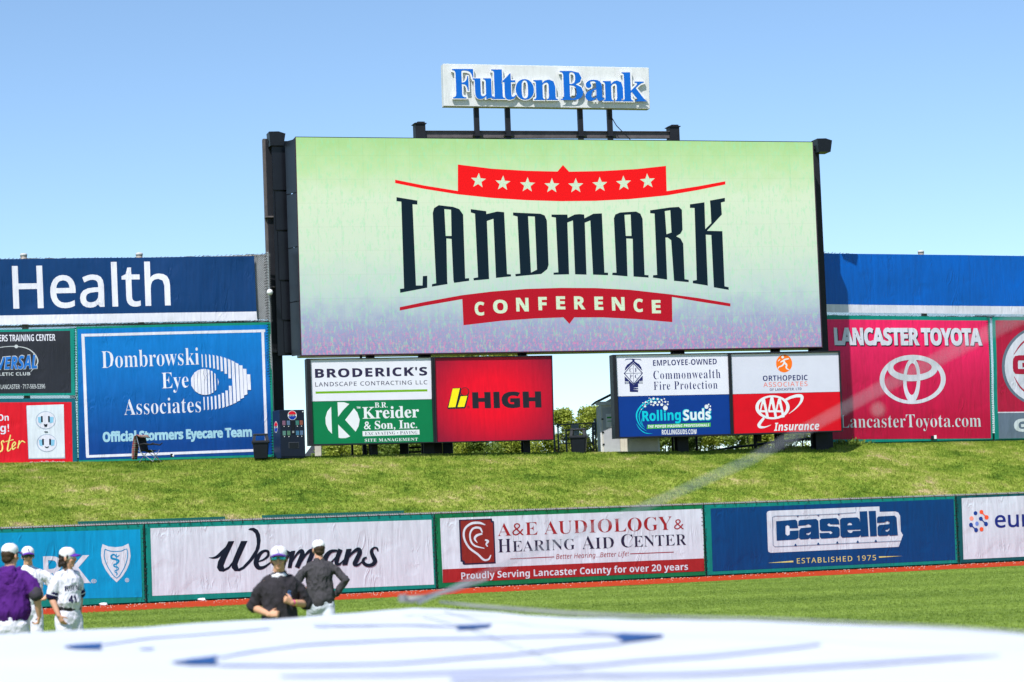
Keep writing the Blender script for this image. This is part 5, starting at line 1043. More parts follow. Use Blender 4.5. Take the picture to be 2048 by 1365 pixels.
hr = empty('handrail', tuple(at_y(1415, 905, 107)), 0, 'dark sloping handrail under the insurance sign', 'handrail'); hp = [at_y(x, y, 107 + i * .7) - hr.location for i, (x, y) in enumerate(((1415, 904), (1460, 896), (1505, 891), (1552, 884), (1605, 879), (1640, 877)))]
MB().tube(hp, .05, 8).build('rail', M_steel, hr)
for q in hp[1:]: MB().tube([q, q + Vector((0, 0, -.9))], .035, 6).build('baluster', M_steel, hr)
pr = at_y(612, 905, 150); hb = empty('far_building', (pr.x, 150, 2), 0, 'distant low building with grey shingled roof at left under the signs', 'building')
MB().box(0, 6, 0, 5, 0, 4.6).build('wall', M_side, hb); MB().prism([(-.4, 4.5), (6.4, 4.5), (5.2, 5.75), (.6, 5.75)], -.4, 5.4).build('roof', M_roof, hb)
# small scoreboard-side clutter: bottle lying by the blue banner, scraps
p = at_y(345, 912, 98.6); lt_ = empty('knee_bracket', (p.x, p.y, p.z), 0, 'tiny white and black fitting low on the blue eye banner', 'fitting'); MB().box(-.07, .02, -.1, 0, -.06, .08, .01).build('base', M_blk, lt_); MB().lathe([(0, -.05), (.05, 0), (0, .05)], 10, (.05, -.12)).build('knob', K_w, lt_, True)
p = FR.hit(1866, 876); lt_ = empty('valve_fitting', (p.x, p.y - .15, p.z), 0, 'small dark and white fitting low on the crimson dealer banner', 'fitting'); MB().box(-.12, .0, -.1, .02, -.1, .08, .01).build('base', M_blk, lt_); MB().box(.01, .12, -.1, .02, -.06, .1, .01).build('cap', K_w, lt_)
for i, (x, o_, lb) in enumerate(((398, .35, 'crumpled white paper scrap on red track below the script banner'), (203, .3, 'white plastic scrap on red track below the blue banner'))):
    p = wpt(x, o_, .05); bm = bmesh.new(); bmesh.ops.create_icosphere(bm, subdivisions=2, radius=.1)
    for v in bm.verts: v.co *= 1 + .5 * noise.noise(v.co * 14); v.co.z *= .55; v.co.x *= 1.5
    me = bpy.data.meshes.new('paper_scrap'); bm.to_mesh(me); bm.free(); me.materials.append(K_w); o = bpy.data.objects.new('paper_scrap', me); COL.objects.link(o); o.location = p; tag(o, lb, 'litter')

# ---------------------------------------------------------------- people
SKIN = [plain('skin', (.55, .29, .19), .55, 0, .08, 12), plain('skin_tan', (.60, .32, .20), .55, 0, .08, 12)]
M_wh = None
def fabric(name, col, bump=.01, rough=.85, sc_=(9, 9, 5)):
    m, nt, b = nodes(name); L = nt.links; v = mapped(nt, sc_)
    n1 = N(nt, 'ShaderNodeTexNoise', i_Scale=1, i_Detail=4, i_Roughness=.55, i_Distortion=1.0); L.new(v, n1.inputs['Vector'])
    mr = N(nt, 'ShaderNodeMapRange', i_1=.3, i_2=.7, i_3=.93, i_4=1.04); L.new(n1.outputs[0], mr.inputs[0]); s = N(nt, 'ShaderNodeVectorMath', operation='SCALE'); s.inputs[0].default_value = col; L.new(mr.outputs[0], s.inputs['Scale'])
    L.new(s.outputs[0], b.inputs['Base Color']); b.inputs['Roughness'].default_value = rough; b.inputs['Sheen Weight'].default_value = .0; b.inputs['Specular IOR Level'].default_value = .25
    bp = N(nt, 'ShaderNodeBump', i_Strength=1, i_Distance=bump * 3); L.new(n1.outputs[0], bp.inputs['Height']); L.new(bp.outputs[0], b.inputs['Normal']); return m
F_white = fabric('white_jersey', (.68, .66, .74)); F_pants = fabric('white_trousers', (.66, .64, .72)); F_gpants = fabric('pale_grey_trousers', (.50, .52, .58)); F_purple = fabric('purple_fleece', srgb(76, 24, 112)); F_char = fabric('charcoal_jersey', (.030, .026, .032)); F_jack = fabric('charcoal_jacket', (.052, .048, .054), .014)
F_cap = fabric('white_cap', (.78, .76, .80), .003); F_prim = plain('purple_trim', srgb(88, 40, 150), .6); F_navy = plain('navy_trim', srgb(26, 22, 66), .7); F_belt = plain('black_belt', (.012, .012, .014), .5); F_shoe = plain('black_shoe', (.02, .02, .022), .5)
M_hair = plain('dark_hair', (.022, .014, .010), .6, 0, .3, 40, .004, 90); M_hair2 = plain('brown_hair', (.05, .03, .018), .6, 0, .3, 40, .004, 90)
M_glass = plain('mirror_lens', (.03, .30, .28), .12, .8, .5, 18); M_dlens = plain('dark_lens', (.03, .06, .05), .12, .5)
def loft(bm, pts, rad, side=None, n=14):
    pts = [Vector(p) for p in pts]; rings = []
    m = len(pts)
    for i, p in enumerate(pts):
        t = (pts[min(i + 1, m - 1)] - pts[max(i - 1, 0)]).normalized(); s = Vector(side) if side else (Vector((1, 0, 0)) if abs(t.x) < .9 else Vector((0, 1, 0)))
        a = (s - t * s.dot(t)).normalized(); b = t.cross(a); r = rad[i]; rx, ry = r if isinstance(r, tuple) else (r, r)
        rings.append((p, a, b, rx, ry, t))
    full = []
    p, a, b, rx, ry, t = rings[0]; h = min(rx, ry)
    full += [(p - t * h * .8, a, b, rx * .45, ry * .45), (p - t * h * .45, a, b, rx * .85, ry * .85)] + [r[:5] for r in rings]
    p, a, b, rx, ry, t = rings[-1]; h = min(rx, ry)
    full += [(p + t * h * .45, a, b, rx * .85, ry * .85), (p + t * h * .8, a, b, rx * .45, ry * .45)]
    vv = [[bm.verts.new(p + a * rx * math.cos(k * 2 * math.pi / n) + b * ry * math.sin(k * 2 * math.pi / n)) for k in range(n)] for p, a, b, rx, ry in full]
    for i in range(len(vv) - 1):
        for k in range(n): bm.faces.new((vv[i][k], vv[i][(k + 1) % n], vv[i + 1][(k + 1) % n], vv[i + 1][k]))
    bm.faces.new(vv[0][::-1]); bm.faces.new(vv[-1])
def ball(bm, c, r, rot=None):
    r = r if isinstance(r, (tuple, list)) else (r, r, r); M_ = Matrix.Translation(c) @ (rot.to_4x4() if rot else Matrix.Identity(4)) @ Matrix.Diagonal((*r, 1))
    bmesh.ops.create_icosphere(bm, subdivisions=3, radius=1, matrix=M_)
def grow(name, bm, m, parent, vox=.012, smooth=3, wr=0, seed=0, wsc=(7, 7, 4), cut=None):
    me = bpy.data.meshes.new(name); bm.to_mesh(me); bm.free(); o = bpy.data.objects.new(name, me)
    r = o.modifiers.new('r', 'REMESH'); r.mode = 'VOXEL'; r.voxel_size = vox; r.use_smooth_shade = True
    if smooth: s = o.modifiers.new('s', 'SMOOTH'); s.iterations = smooth; s.factor = .5
    e = evaluated(o); nm = bpy.data.meshes.new_from_object(e); TMP.collection.objects.unlink(o); COL.objects.link(o); o.modifiers.clear(); o.data = nm; nm.name = name
    if wr:
        b2 = bmesh.new(); b2.from_mesh(nm); b2.normal_update()
        for v in b2.verts:
            q = Vector((v.co.x * wsc[0], v.co.y * wsc[1], v.co.z * wsc[2])); n1 = noise.noise(q + Vector((seed, 0, 0)) + Vector((0, 0, v.co.x * 5))); n2 = 1 - abs(noise.noise(q * 2.1 + Vector((0, seed, 5)))) * 2.2
            v.co += v.normal * wr * (n1 + .55 * n2)
        b2.to_mesh(nm); b2.free()
    nm.materials.clear(); nm.materials.append(m)
    nm.polygons.foreach_set('use_smooth', [True] * len(nm.polygons)); nm.update(); o.parent = parent; return o
def lerp(a, b, t): return tuple(a[i] + (b[i] - a[i]) * t for i in range(3))
def hand(bm, wrist, direc, palm_n, curl, sgn):
    """five separate fingers of unequal length, curled by `curl` radians per joint towards palm_n"""
    d = Vector(direc).normalized(); nrm = Vector(palm_n); nrm = (nrm - d * nrm.dot(d)).normalized(); sd = d.cross(nrm) * sgn; w0 = Vector(wrist)
    loft(bm, [w0 - d * .02, w0 + d * .03, w0 + d * .085], [(.026, .019), (.036, .016), (.040, .014)], side=sd, n=10)
    for k, (off, ln) in enumerate(((-.030, .068), (-.010, .078), (.010, .073), (.029, .058))):
        p = w0 + d * .088 + sd * off; pts = [p - d * .02]; dd = d.copy()
        for j, f in enumerate((.42, .32, .26)):
            dd = (Matrix.Rotation(curl * (1 + .12 * k), 3, d.cross(nrm)) @ dd).normalized(); pts.append(pts[-1] + dd * (ln * f + (.02 if j == 0 else 0)))
        loft(bm, pts, [.0095, .0092, .0085, .0075], side=sd, n=8)
    t0 = w0 + d * .02 - sd * .028; td = (d * .65 - sd * .6 + nrm * .35).normalized(); t1 = t0 + td * .035; t2 = t1 + (td + nrm * curl * .7).normalized() * .03
    loft(bm, [t0, t1, t2, t2 + (td * .5 + nrm * curl + d * .5).normalized() * .022], [.013, .0115, .0105, .009], n=8)
def person(loc, rz, label, H=1.83, head_yaw=0., head_pitch=0., shirt=F_white, pants=F_pants, armL=None, armR=None, long_sleeve=False, sleeve_trim=None, hood=False, glasses=None, cap_back=False, skin=0, stride=0., lean=0., seed=0, hair=M_hair, long_hair=False, collar=None, brim=F_prim, slx=.62, number=None, belt=True, wrist_l=None, build=1.0):
    """local: faces -y, +x is the person's LEFT hand side; arm = (elbow, wrist, hand direction, palm normal, curl)"""
    K = H / 1.83; th = empty('person', (loc[0], loc[1], 0), rz, label, 'person'); th.scale = (K,) * 3; sk = SKIN[skin]
    ly = lambda z: -math.tan(lean) * max(0, z - .95)
    shL, shR = Vector((.178 * build, ly(1.46), 1.465)), Vector((-.178 * build, ly(1.46), 1.465))
    # --- legs
    legs = []
    for sx_, ph in ((1, 1), (-1, -1)):
        hip = Vector((.095 * sx_, 0, .93)); kn = Vector((.11 * sx_, -.06 - .22 * stride * ph, .50 + .06 * stride * (ph > 0))); an = Vector((.115 * sx_, (-.02 - .30 * stride * ph) if ph < 0 or stride == 0 else -.1 + .18 * stride, .09 + (.16 * stride if ph > 0 else 0))); legs.append((hip, kn, an, sx_))
    hc = Vector((0, ly(1.70) - .018, 1.692)); Rh = Matrix.Rotation(head_yaw, 3, 'Z') @ Matrix.Rotation(head_pitch, 3, 'X')
    hp_ = lambda x, y, z: hc + Rh @ Vector((x, y, z)) * 1.10
    bm = bmesh.new()
    # torso and neck
    tz = [(.90, .165, .115), (.98, .160, .115), (1.08, .145, .105), (1.20, .158, .112), (1.33, .178, .120), (1.42, .155, .100), (1.47, .09, .075)]
    loft(bm, [(0, ly(z), z) for z, _, _ in tz], [(rx * build, ry) for _, rx, ry in tz], side=(1, 0, 0), n=20)
    loft(bm, [(0, ly(1.48) + .005, 1.46), (0, ly(1.6), 1.56), tuple(hp_(0, .01, -.07))], [(.085, .075), (.066, .066), (.062, .064)], n=14)
    # head: cranium, jaw, nose, brow, ears
    ball(bm, hp_(0, .012, .035), (.077, .096, .088), Rh); ball(bm, hp_(0, -.022, -.045), (.056, .066, .070), Rh); ball(bm, hp_(0, -.052, -.092), (.030, .030, .024), Rh)
    loft(bm, [hp_(0, -.082, .018), hp_(0, -.103, -.022), hp_(0, -.092, -.036)], [.010, .015, .014], n=8); ball(bm, hp_(0, -.082, -.062), (.026, .012, .011), Rh)
    for s_ in (-1, 1): ball(bm, hp_(s_ * .078, .006, -.012), (.010, .020, .032), Rh); ball(bm, hp_(s_ * .04, -.062, -.03), (.022, .018, .022), Rh)
    arms = []
    for sx_, arm, sh in ((1, armL, shL), (-1, armR, shR)):
        el, wr_, hd, pn, cu = arm; el = Vector(el); wr_ = Vector(wr_)
        loft(bm, [sh + Vector((-.03 * sx_, 0, -.01)), sh.lerp(el, .35), sh.lerp(el, .8), el], [(.048, .046), (.048, .048), (.043, .043), (.041, .041)]); loft(bm, [el, el.lerp(wr_, .3), el.lerp(wr_, .75), wr_], [.041, .043, .034, .027])
        hand(bm, wr_, hd, pn, cu, sx_); arms.append((sh, el, wr_, sx_))
    for hip, kn, an, sx_ in legs:
        loft(bm, [hip, hip.lerp(kn, .5), kn], [.088, .076, .056]); loft(bm, [kn, kn.lerp(an, .35), an], [.056, .056, .038]); loft(bm, [an + Vector((0, .05, -.03)), an + Vector((0, -.05, -.045)), an + Vector((0, -.17, -.06))], [(.038, .035), (.042, .032), (.04, .022)], side=(1, 0, 0))
    grow('body', bm, sk, th, .0075, 2)
    # --- eyes, mouth
    for s_ in (-1, 1):
        e_ = bmesh.new(); ball(e_, hp_(s_ * .031, -.079, .004), (.012, .008, .008), Rh); me = bpy.data.meshes.new('eye'); e_.to_mesh(me); e_.free(); me.materials.append(K_w); eo = bpy.data.objects.new('eye', me); COL.objects.link(eo); eo.parent = th
        e_ = bmesh.new(); ball(e_, hp_(s_ * .031, -.086, .003), (.006, .004, .006), Rh); me = bpy.data.meshes.new('iris'); e_.to_mesh(me); e_.free(); me.materials.append(M_hair); io = bpy.data.objects.new('iris', me); COL.objects.link(io); io.parent = eo
    e_ = bmesh.new(); ball(e_, hp_(0, -.094, -.062), (.022, .004, .003), Rh); me = bpy.data.meshes.new('mouth'); e_.to_mesh(me); e_.free(); me.materials.append(plain('lip', (.28, .09, .08), .5)); eo = bpy.data.objects.new('mouth', me); COL.objects.link(eo); eo.parent = th
    # --- hair
    bm = bmesh.new(); ball(bm, hp_(0, .030, .02), (.083, .092, .080), Rh); ball(bm, hp_(0, .058, -.03), (.068, .052, .055), Rh)
    for s_ in (-1, 1): loft(bm, [hp_(s_ * .076, -.015, .03), hp_(s_ * .079, -.018, -.01)], [(.010, .018), (.006, .012)], n=8)
    if long_hair:
        for k in range(26):
            a = R(-20 + 220 * random.random()); ball(bm, hp_(.070 * math.cos(a), .04 + .055 * math.sin(a), -.02 - .085 * random.random()), random.uniform(.02, .032))
    grow('hair', bm, hair, th, .008, 1, .004, seed, (40, 40, 40))
    # --- cap
    bm = bmesh.new(); ball(bm, hp_(0, .008, .062), (.092, .108, .078), Rh); loft(bm, [hp_(0, .008, .030), hp_(0, .008, .062)], [(.090, .106), (.093, .109)], side=tuple(Rh @ Vector((1, 0, 0))), n=20)
    cp = grow('cap', bm, F_cap, th, .008, 3)
    sgn = 1 if cap_back else -1
    g_ = []
    for i in range(9):
        t = i / 8; row = []
        for j in range(11):
            a = R(-62 + 124 * j / 10); r_ = 1 + .0 * t; x = (.088 + .0 * t) * math.sin(a) * (1 - .08 * t); y = sgn * (.095 * math.cos(a) + .075 * t * math.cos(a) ** .6); row.append(hp_(x, y + .004, .045 - .018 * t - .028 * (math.sin(a) ** 2) * (1 - .2 * t)))
        g_.append(row)
    b_ = cloth('brim', g_, brim, cp); md = b_.modifiers.new('t', 'SOLIDIFY'); md.thickness = .006
    bt = MB().lathe([(.009, 0), (.008, .006), (.0, .008)], 10).build('cap_button', F_prim, cp); bt.location = hp_(0, .008, .132)
    if not cap_back:
        ft = hp_(0, -.104, .082); v, f = glyphs('s', 'bserif', .01); xs = [q[0] for q in v]; ys = [q[1] for q in v]
        lg_ = local_print(cp, 'cap_emblem', [([((q[0] - min(xs)) * .05 - .012, (q[1] - min(ys)) * .075 - .016) for q in v], f)], F_navy, 0); lg_.matrix_local = Matrix.Translation(hp_(0, -.103, .085)) @ Rh.to_4x4() @ Matrix.Rotation(R(-20), 4, 'X')
    # --- trousers
    bm = bmesh.new(); loft(bm, [(0, ly(.86), .84), (0, 0, .90), (0, ly(.98), .985), (0, ly(1.05), 1.045)], [(.172, .135), (.185, .138), (.172, .128), (.158, .118)], side=(1, 0, 0), n=22)
    for hip, kn, an, sx_ in legs: loft(bm, [hip + Vector((0, 0, -.02)), hip.lerp(kn, .5), kn, kn.lerp(an, .4), an + Vector((0, 0, .0))], [(.104, .115), (.098, .104), (.080, .082), (.080, .084), (.072, .078)], side=(1, 0, 0))
    grow('trousers', bm, pants, th, .013, 2, .012, seed, (5, 5, 7))
    for hip, kn, an, sx_ in legs:
        bm = bmesh.new(); loft(bm, [an + Vector((0, .06, -.045)), an + Vector((0, -.05, -.05)), an + Vector((0, -.18, -.062))], [(.045, .042), (.048, .038), (.046, .026)], side=(1, 0, 0)); grow('shoe', bm, F_shoe, th, .009, 2)
    # --- shirt
    bm = bmesh.new(); hem = (1.0 if hood else .92) if not belt else 1.045; bl_ = 1.13 if belt else 1.0
    zz = [(hem, .166 if belt else .195, .13 if belt else .145), (hem + .05, .205, .155), (1.21, .195, .145), (1.33, .206, .148), (1.42, .196, .132), (1.48, .135, .105), (1.515, .088, .078)]
    loft(bm, [(0, ly(z) - (.012 if belt and z < 1.15 else 0), z) for z, _, _ in zz], [(rx * build, ry) for _, rx, ry in zz], side=(1, 0, 0), n=24)
    loft(bm, [(-.150 * build, ly(1.45) + .004, 1.452), (0, ly(1.46) + .006, 1.472), (.150 * build, ly(1.45) + .004, 1.452)], [(.068, .062), (.078, .074), (.068, .062)], side=(0, 1, 0), n=16)
    for sh, el, wr_, sx_ in arms:
        a0_ = sh + Vector((-.05 * sx_, 0, -.02))
        if long_sleeve: loft(bm, [a0_, sh.lerp(el, .4), el, el.lerp(wr_, .5), el.lerp(wr_, .93)], [(.072, .074), (.062, .062), (.056, .056), (.050, .050), (.040, .040)])
        else: loft(bm, [a0_, sh.lerp(el, .4), sh.lerp(el, slx + .25)], [(.072, .074), (.070, .070), (.074, .074)])
    sho = grow('jacket' if long_sleeve and not hood else 'hoodie' if hood else 'jersey', bm, shirt, th, .011, 2, .017 if not long_sleeve else .02, seed + 3, (8, 8, 5))
    if sleeve_trim:
        for sh, el, wr_, sx_ in arms:
            for f0, f1, mm in sleeve_trim:
                bm = bmesh.new(); loft(bm, [sh.lerp(el, f0), sh.lerp(el, f1)], [.080, .081], n=18); grow('sleeve_trim', bm, mm, th, .009, 1)
    if belt:
        bm = bmesh.new(); loft(bm, [(0, ly(1.02), 1.015), (0, ly(1.04), 1.04)], [(.176, .136), (.175, .135)], side=(1, 0, 0), n=26); bo = grow('belt', bm, F_belt, th, .009, 0)
    if collar:
        bm = bmesh.new(); loft(bm, [(0, ly(1.50) - .004, 1.497), (0, ly(1.52) + .004, 1.515)], [(.094, .092), (.086, .082)], side=(1, 0, 0), n=20); grow('collar', bm, collar, th, .008, 1)
    if hood:
        bm = bmesh.new(); ball(bm, (0, .085, 1.455), (.115, .055, .085)); ball(bm, (0, .105, 1.40), (.085, .04, .07)); loft(bm, [(-.10, .0, 1.53), (-.06, .07, 1.535), (.06, .07, 1.535), (.10, .0, 1.53)], [.032, .038, .038, .032]); grow('hood', bm, shirt, sho, .01, 2, .012, 5, (14, 14, 10))
    if glasses:
        g_ = []
        for i in range(6):
            t = i / 5; g_.append([hp_(.074 * math.sin(R(-72 + 144 * j / 12)), -.012 - .088 * math.cos(R(-72 + 144 * j / 12)) * 1.0, .018 - .036 * t + (.006 * abs(j - 6) / 6) - (.008 if 5 <= j <= 7 and t > .5 else 0) * -1) for j in range(13)])
        gl = cloth('sunglasses', g_, glasses, th); gl.modifiers.new('t', 'SOLIDIFY').thickness = .004
        for s_ in (-1, 1): MB().tube([hp_(s_ * .072, -.04, .012), hp_(s_ * .082, .01, .010)], .004, 5).build('temple', F_belt, gl)
    if number:
        bv_ = BVHTree.FromPolygons([v.co.copy() for v in sho.data.vertices], [tuple(p.vertices) for p in sho.data.polygons])
        for body_, sty, x0, x1, z0, z1, off_, arc_, *mt_ in number:
            v, f = glyphs(body_, sty, off_, 1.05); xs = [q[0] for q in v]; ys = [q[1] for q in v]; b3 = bmesh.new()
            vv = [b3.verts.new((x0 + (q[0] - min(xs)) / (max(xs) - min(xs)) * (x1 - x0), 0, z0 + (q[1] - min(ys)) / (max(ys) - min(ys)) * (z1 - z0))) for q in v]
            for q in f: b3.faces.new([vv[i] for i in q])
            for ax in (0, 2):
                c_ = -.3 if ax == 0 else .9
                while c_ < (.3 if ax == 0 else 1.6):
                    c_ += .03; pc = [0, 0, 0]; pn = [0, 0, 0]; pc[ax] = c_; pn[ax] = 1; bmesh.ops.bisect_plane(b3, geom=b3.verts[:] + b3.edges[:] + b3.faces[:], plane_co=pc, plane_no=pn)
            for q in b3.verts:
                xr_ = q.co.x; q.co.z += arc_ * (1 - (xr_ / .14) ** 2); h_ = bv_.ray_cast(Vector((xr_, -1, q.co.z)), Vector((0, 1, 0)))[0]; q.co.y = (h_.y if h_ else -.13) - .006
            me = bpy.data.meshes.new('lettering'); b3.to_mesh(me); b3.free(); me.materials.append(mt_[0] if mt_ else F_navy); lo = bpy.data.objects.new('lettering', me); COL.objects.link(lo); lo.parent = sho
    if wrist_l:
        for k, mm in enumerate(wrist_l):
            sh, el, wr_, sx_ = arms[0]; c_ = el.lerp(wr_, .82 + .06 * k); bm = bmesh.new(); loft(bm, [c_, el.lerp(wr_, .84 + .06 * k)], [.035, .035], n=14); grow('wristband', bm, mm, th, .007, 0)
    return th
def spot(px, py, Y): q = at_y(px, py, Y); return (q.x, q.y)
down = lambda s_, y=-.02: ((s_ * .235, .03 + y, 1.17), (s_ * .245, -.05 + y, .93), (0, -.1, -1), (-s_, 0, 0), .25)
# number 41, turned to the picture's right, looking right
person(spot(136, 1200, 33.8), R(48), 'baseball player in white jersey number 41 looking right, hand at pocket', 1.86, build=.9, head_yaw=R(34), shirt=F_white, armL=((.245, .06, 1.19), (.20, .02, .95), (-.2, -.3, -1), (-1, 0, 0), .5), armR=((-.235, .05, 1.18), (-.225, -.09, .94), (.35, -.3, -1), (1, .2, 0), .35),
       sleeve_trim=[(.80, .83, F_navy), (.855, .875, F_white), (.89, .92, F_navy)], long_hair=True, seed=1, slx=.60, number=[('ROYALS', 'bserif', -.135, .135, 1.255, 1.325, .0, .012), ('41', 'bsans', -.10, .005, 1.10, 1.20, .02, 0)])
# purple hoodie, back turned
person(spot(22, 1200, 30.6), R(176), 'man in purple hooded top and white trousers, back turned, at far left', 1.93, head_yaw=R(-24), shirt=F_purple, armL=((.26, .02, 1.20), (.22, -.06, .97), (0, -.2, -1), (-1, 0, 0), .5), armR=((-.315, .05, 1.22), (-.32, -.03, .98), (.25, -.3, -1), (1, 0, 0), .75),
       hood=True, belt=False, seed=4, build=1.14, slx=.62, sleeve_trim=[(.80, .98, plain('grey_undersleeve', (.05, .045, .055), .8))], hair=M_hair2, skin=1)
# white jersey with sunglasses, hands on hips, behind
person(spot(58, 1200, 38), R(8), 'player in white jersey and sunglasses with hands on hips, between two teammates', 1.90, head_yaw=R(8), shirt=F_white, armL=((.40, .04, 1.22), (.22, -.07, 1.06), (-1, -.1, -.2), (0, 0, -1), .5), armR=((-.40, .04, 1.22), (-.22, -.07, 1.06), (1, -.1, -.2), (0, 0, -1), .5),
       sleeve_trim=[(.80, .83, F_navy), (.855, .875, F_white), (.89, .92, F_navy)], glasses=M_dlens, seed=7, skin=1, slx=.6, number=[('ROYALS', 'bserif', -.135, .135, 1.255, 1.325, .0, .012)])
# jogging coach in black
person(spot(558, 1180, 26.6), R(14), 'jogging man in black short sleeved top, white cap and green mirrored sunglasses', 1.78, head_yaw=R(-12), head_pitch=R(-4), shirt=F_char, armL=((.30, .04, 1.19), (.10, -.22, 1.22), (-.75, -.35, .45), (-.3, .9, 0), 1.25), armR=((-.275, .10, 1.18), (-.14, -.18, 1.10), (.92, -.35, .1), (0, .9, -.3), .9),
       glasses=M_glass, collar=F_cap, number=[('S', 'bserif', .065, .105, 1.26, 1.35, .01, 0, plain('monogram_blue', srgb(90, 130, 190), .5))], belt=False, seed=11, stride=1, lean=R(3), skin=1, build=.96, slx=.72, hair=M_hair2, wrist_l=[plain('yellow_band', srgb(220, 230, 60), .5), plain('pink_band', srgb(220, 70, 140), .5)])
# jogger in jacket, back turned
person(spot(641, 1180, 36.5), R(192), 'jogging man in charcoal jacket seen from behind, white cap and grey trousers', 1.83, head_yaw=R(12), shirt=F_jack, pants=F_gpants, armR=((-.36, .08, 1.23), (-.22, -.02, 1.02), (.3, -.6, -.4), (1, 0, 0), .8), armL=((.36, .0, 1.20), (.22, -.2, 1.08), (-.3, -.9, .2), (-1, 0, 0), .8),
       long_sleeve=True, belt=False, seed=15, stride=.8, lean=R(5), hair=M_hair2, build=.96)

# ---------------------------------------------------------------- dugout roof with white tarp, in the foreground
ZT = 1.40
edge = [(-700, 1345), (-300, 1290), (0, 1265), (300, 1252), (600, 1232), (760, 1219), (830, 1212), (900, 1215), (980, 1222), (1100, 1231), (1300, 1238), (1600, 1241), (1800, 1251), (2048, 1266), (2400, 1285), (2800, 1315)]
ez = []
for x, y in edge:
    ez.append(at_z(x, y, ZT))
def tz(x, y): return .008 * noise.noise(Vector((x * .8, y * .9, 4))) + .005 * noise.noise(Vector((x * 3, y * 2.2, 9)))
def edge_y(x):
    for a, b in zip(ez, ez[1:]):
        if a.x <= x <= b.x: return a.y + (b.y - a.y) * (x - a.x) / (b.x - a.x)
    return ez[0].y if x < ez[0].x else ez[-1].y
xs_ = np.linspace(ez[0].x, ez[-1].x, 150); V = []; Fc = []; nr = 44
for i, x in enumerate(xs_):
    ye = edge_y(x)
    for j in range(nr):
        t = j / (nr - 3); 
        if j < nr - 2: y = 3.2 + (ye - 3.2) * t; z = ZT + tz(x, y) - (.012 if j == nr - 3 else 0)
        elif j == nr - 2: y = ye + .012; z = ZT - .03
        else: y = ye + .016; z = ZT - .10
        V.append((x, y, z))
    if i: Fc += [((i - 1) * nr + j, i * nr + j, i * nr + j + 1, (i - 1) * nr + j + 1) for j in range(nr - 1)]
M_tarp = plain('white_tarp', (.63, .66, .72), .5, 0, .05, 1.1, .004, 4)
tp_ = empty('tarp', (0, 0, 0), 0, 'white tarp with blue printed strokes covering the dugout roof in the foreground', 'tarp')
mesh_obj('sheet', V, Fc, M_tarp, tp_, True)
M_tb = plain('tarp_blue', srgb(18, 70, 132), .45, 0, .03, 2); M_tl = plain('tarp_lavender', srgb(192, 198, 226), .45, 0, .03, 2); M_tl2 = plain('tarp_pale_blue', srgb(205, 212, 240), .45, 0, .03, 2)
def tarp_print(name, shapes, m, lift=.006):
    bm = bmesh.new()
    for i, (v, f) in enumerate(shapes):
        vv = []
        for x, y in v:
            p = at_z(x, y, ZT); vv.append(bm.verts.new((p.x, p.y, i * .0006)))
        for q in f:
            try: bm.faces.new([vv[k] for k in q])
            except ValueError: pass
    for ax, lo, hi in ((0, -5, 6), (1, 3, 16)):
        c_ = lo
        while c_ < hi: pc = [0, 0, 0]; pn = [0, 0, 0]; pc[ax] = c_; pn[ax] = 1; bmesh.ops.bisect_plane(bm, geom=bm.verts[:] + bm.edges[:] + bm.faces[:], plane_co=pc, plane_no=pn); c_ += .2
    for v in bm.verts: v.co.z += ZT + tz(v.co.x, v.co.y) + lift
    for f_ in bm.faces:
        f_.normal_update()
        if f_.normal.z < 0: f_.normal_flip()
    me = bpy.data.meshes.new(name); bm.to_mesh(me); bm.free(); me.materials.append(m); o = bpy.data.objects.new(name, me); COL.objects.link(o); o.parent = tp_
tarp_print('blue_stroke', P([(126, 1296), (160, 1291), (206, 1288), (200, 1294), (206, 1300), (150, 1299)]), M_tb)
tarp_print('blue_stroke', P([(340, 1326), (380, 1319), (438, 1313), (428, 1322), (440, 1331), (380, 1330)]), M_tb)
tarp_print('blue_stroke', P([(905, 1252), (985, 1250), (975, 1256), (950, 1259), (912, 1262), (918, 1257)]), M_tb)
tarp_print('blue_stroke', P([(1150, 1267), (1240, 1268), (1326, 1270), (1325, 1275), (1290, 1281), (1243, 1289), (1244, 1280), (1225, 1273)]), M_tb)
tarp_print('blue_stroke', P([(625, 1250), (658, 1248), (656, 1255), (632, 1255)]) + P([(275, 1298), (308, 1296), (306, 1301), (284, 1302)]), M_tl)
tarp_print('pale_stroke', S([(206, 1290, 3), (300, 1278, 4), (420, 1268, 5), (540, 1258, 3)]) + S([(438, 1314, 5), (520, 1302, 6), (650, 1290, 6), (900, 1278, 5), (1240, 1270, 3)]) + S([(438, 1331, 5), (600, 1331, 5), (800, 1325, 5), (1000, 1312, 5), (1243, 1288, 4)]) + S([(658, 1252, 3), (800, 1250, 3), (908, 1254, 3)]), M_tl2)
tarp_print('pale_stroke', S([(560, 1352, 3), (800, 1350, 7), (1100, 1336, 8), (1300, 1318, 8), (1480, 1304, 8), (1640, 1290, 3)]) + S([(1000, 1362, 3), (1400, 1345, 8), (1700, 1330, 9), (1850, 1322, 7), (2000, 1314, 2)]) + S([(900, 1362, 10), (1010, 1358, 9), (1160, 1354, 4)]), M_tl)
dg = empty('dugout', (0, 0, 0), 0, 'low dugout building under the white tarp, its roof slab out of focus', 'dugout')
dv = []; nn = len(xs_)
for x in xs_: dv.append((x, 3.1, ZT - .03)); dv.append((x, edge_y(x) - .02, ZT - .03))
db = [(a, b, ZT - .26) for a, b, c in dv]
Fd = []
for i in range(nn - 1):
    k = 2 * i; Fd += [(k, k + 2, k + 3, k + 1), (2 * nn + k, 2 * nn + k + 1, 2 * nn + k + 3, 2 * nn + k + 2), (k + 1, k + 3, 2 * nn + k + 3, 2 * nn + k + 1), (k, 2 * nn + k, 2 * nn + k + 2, k + 2)]
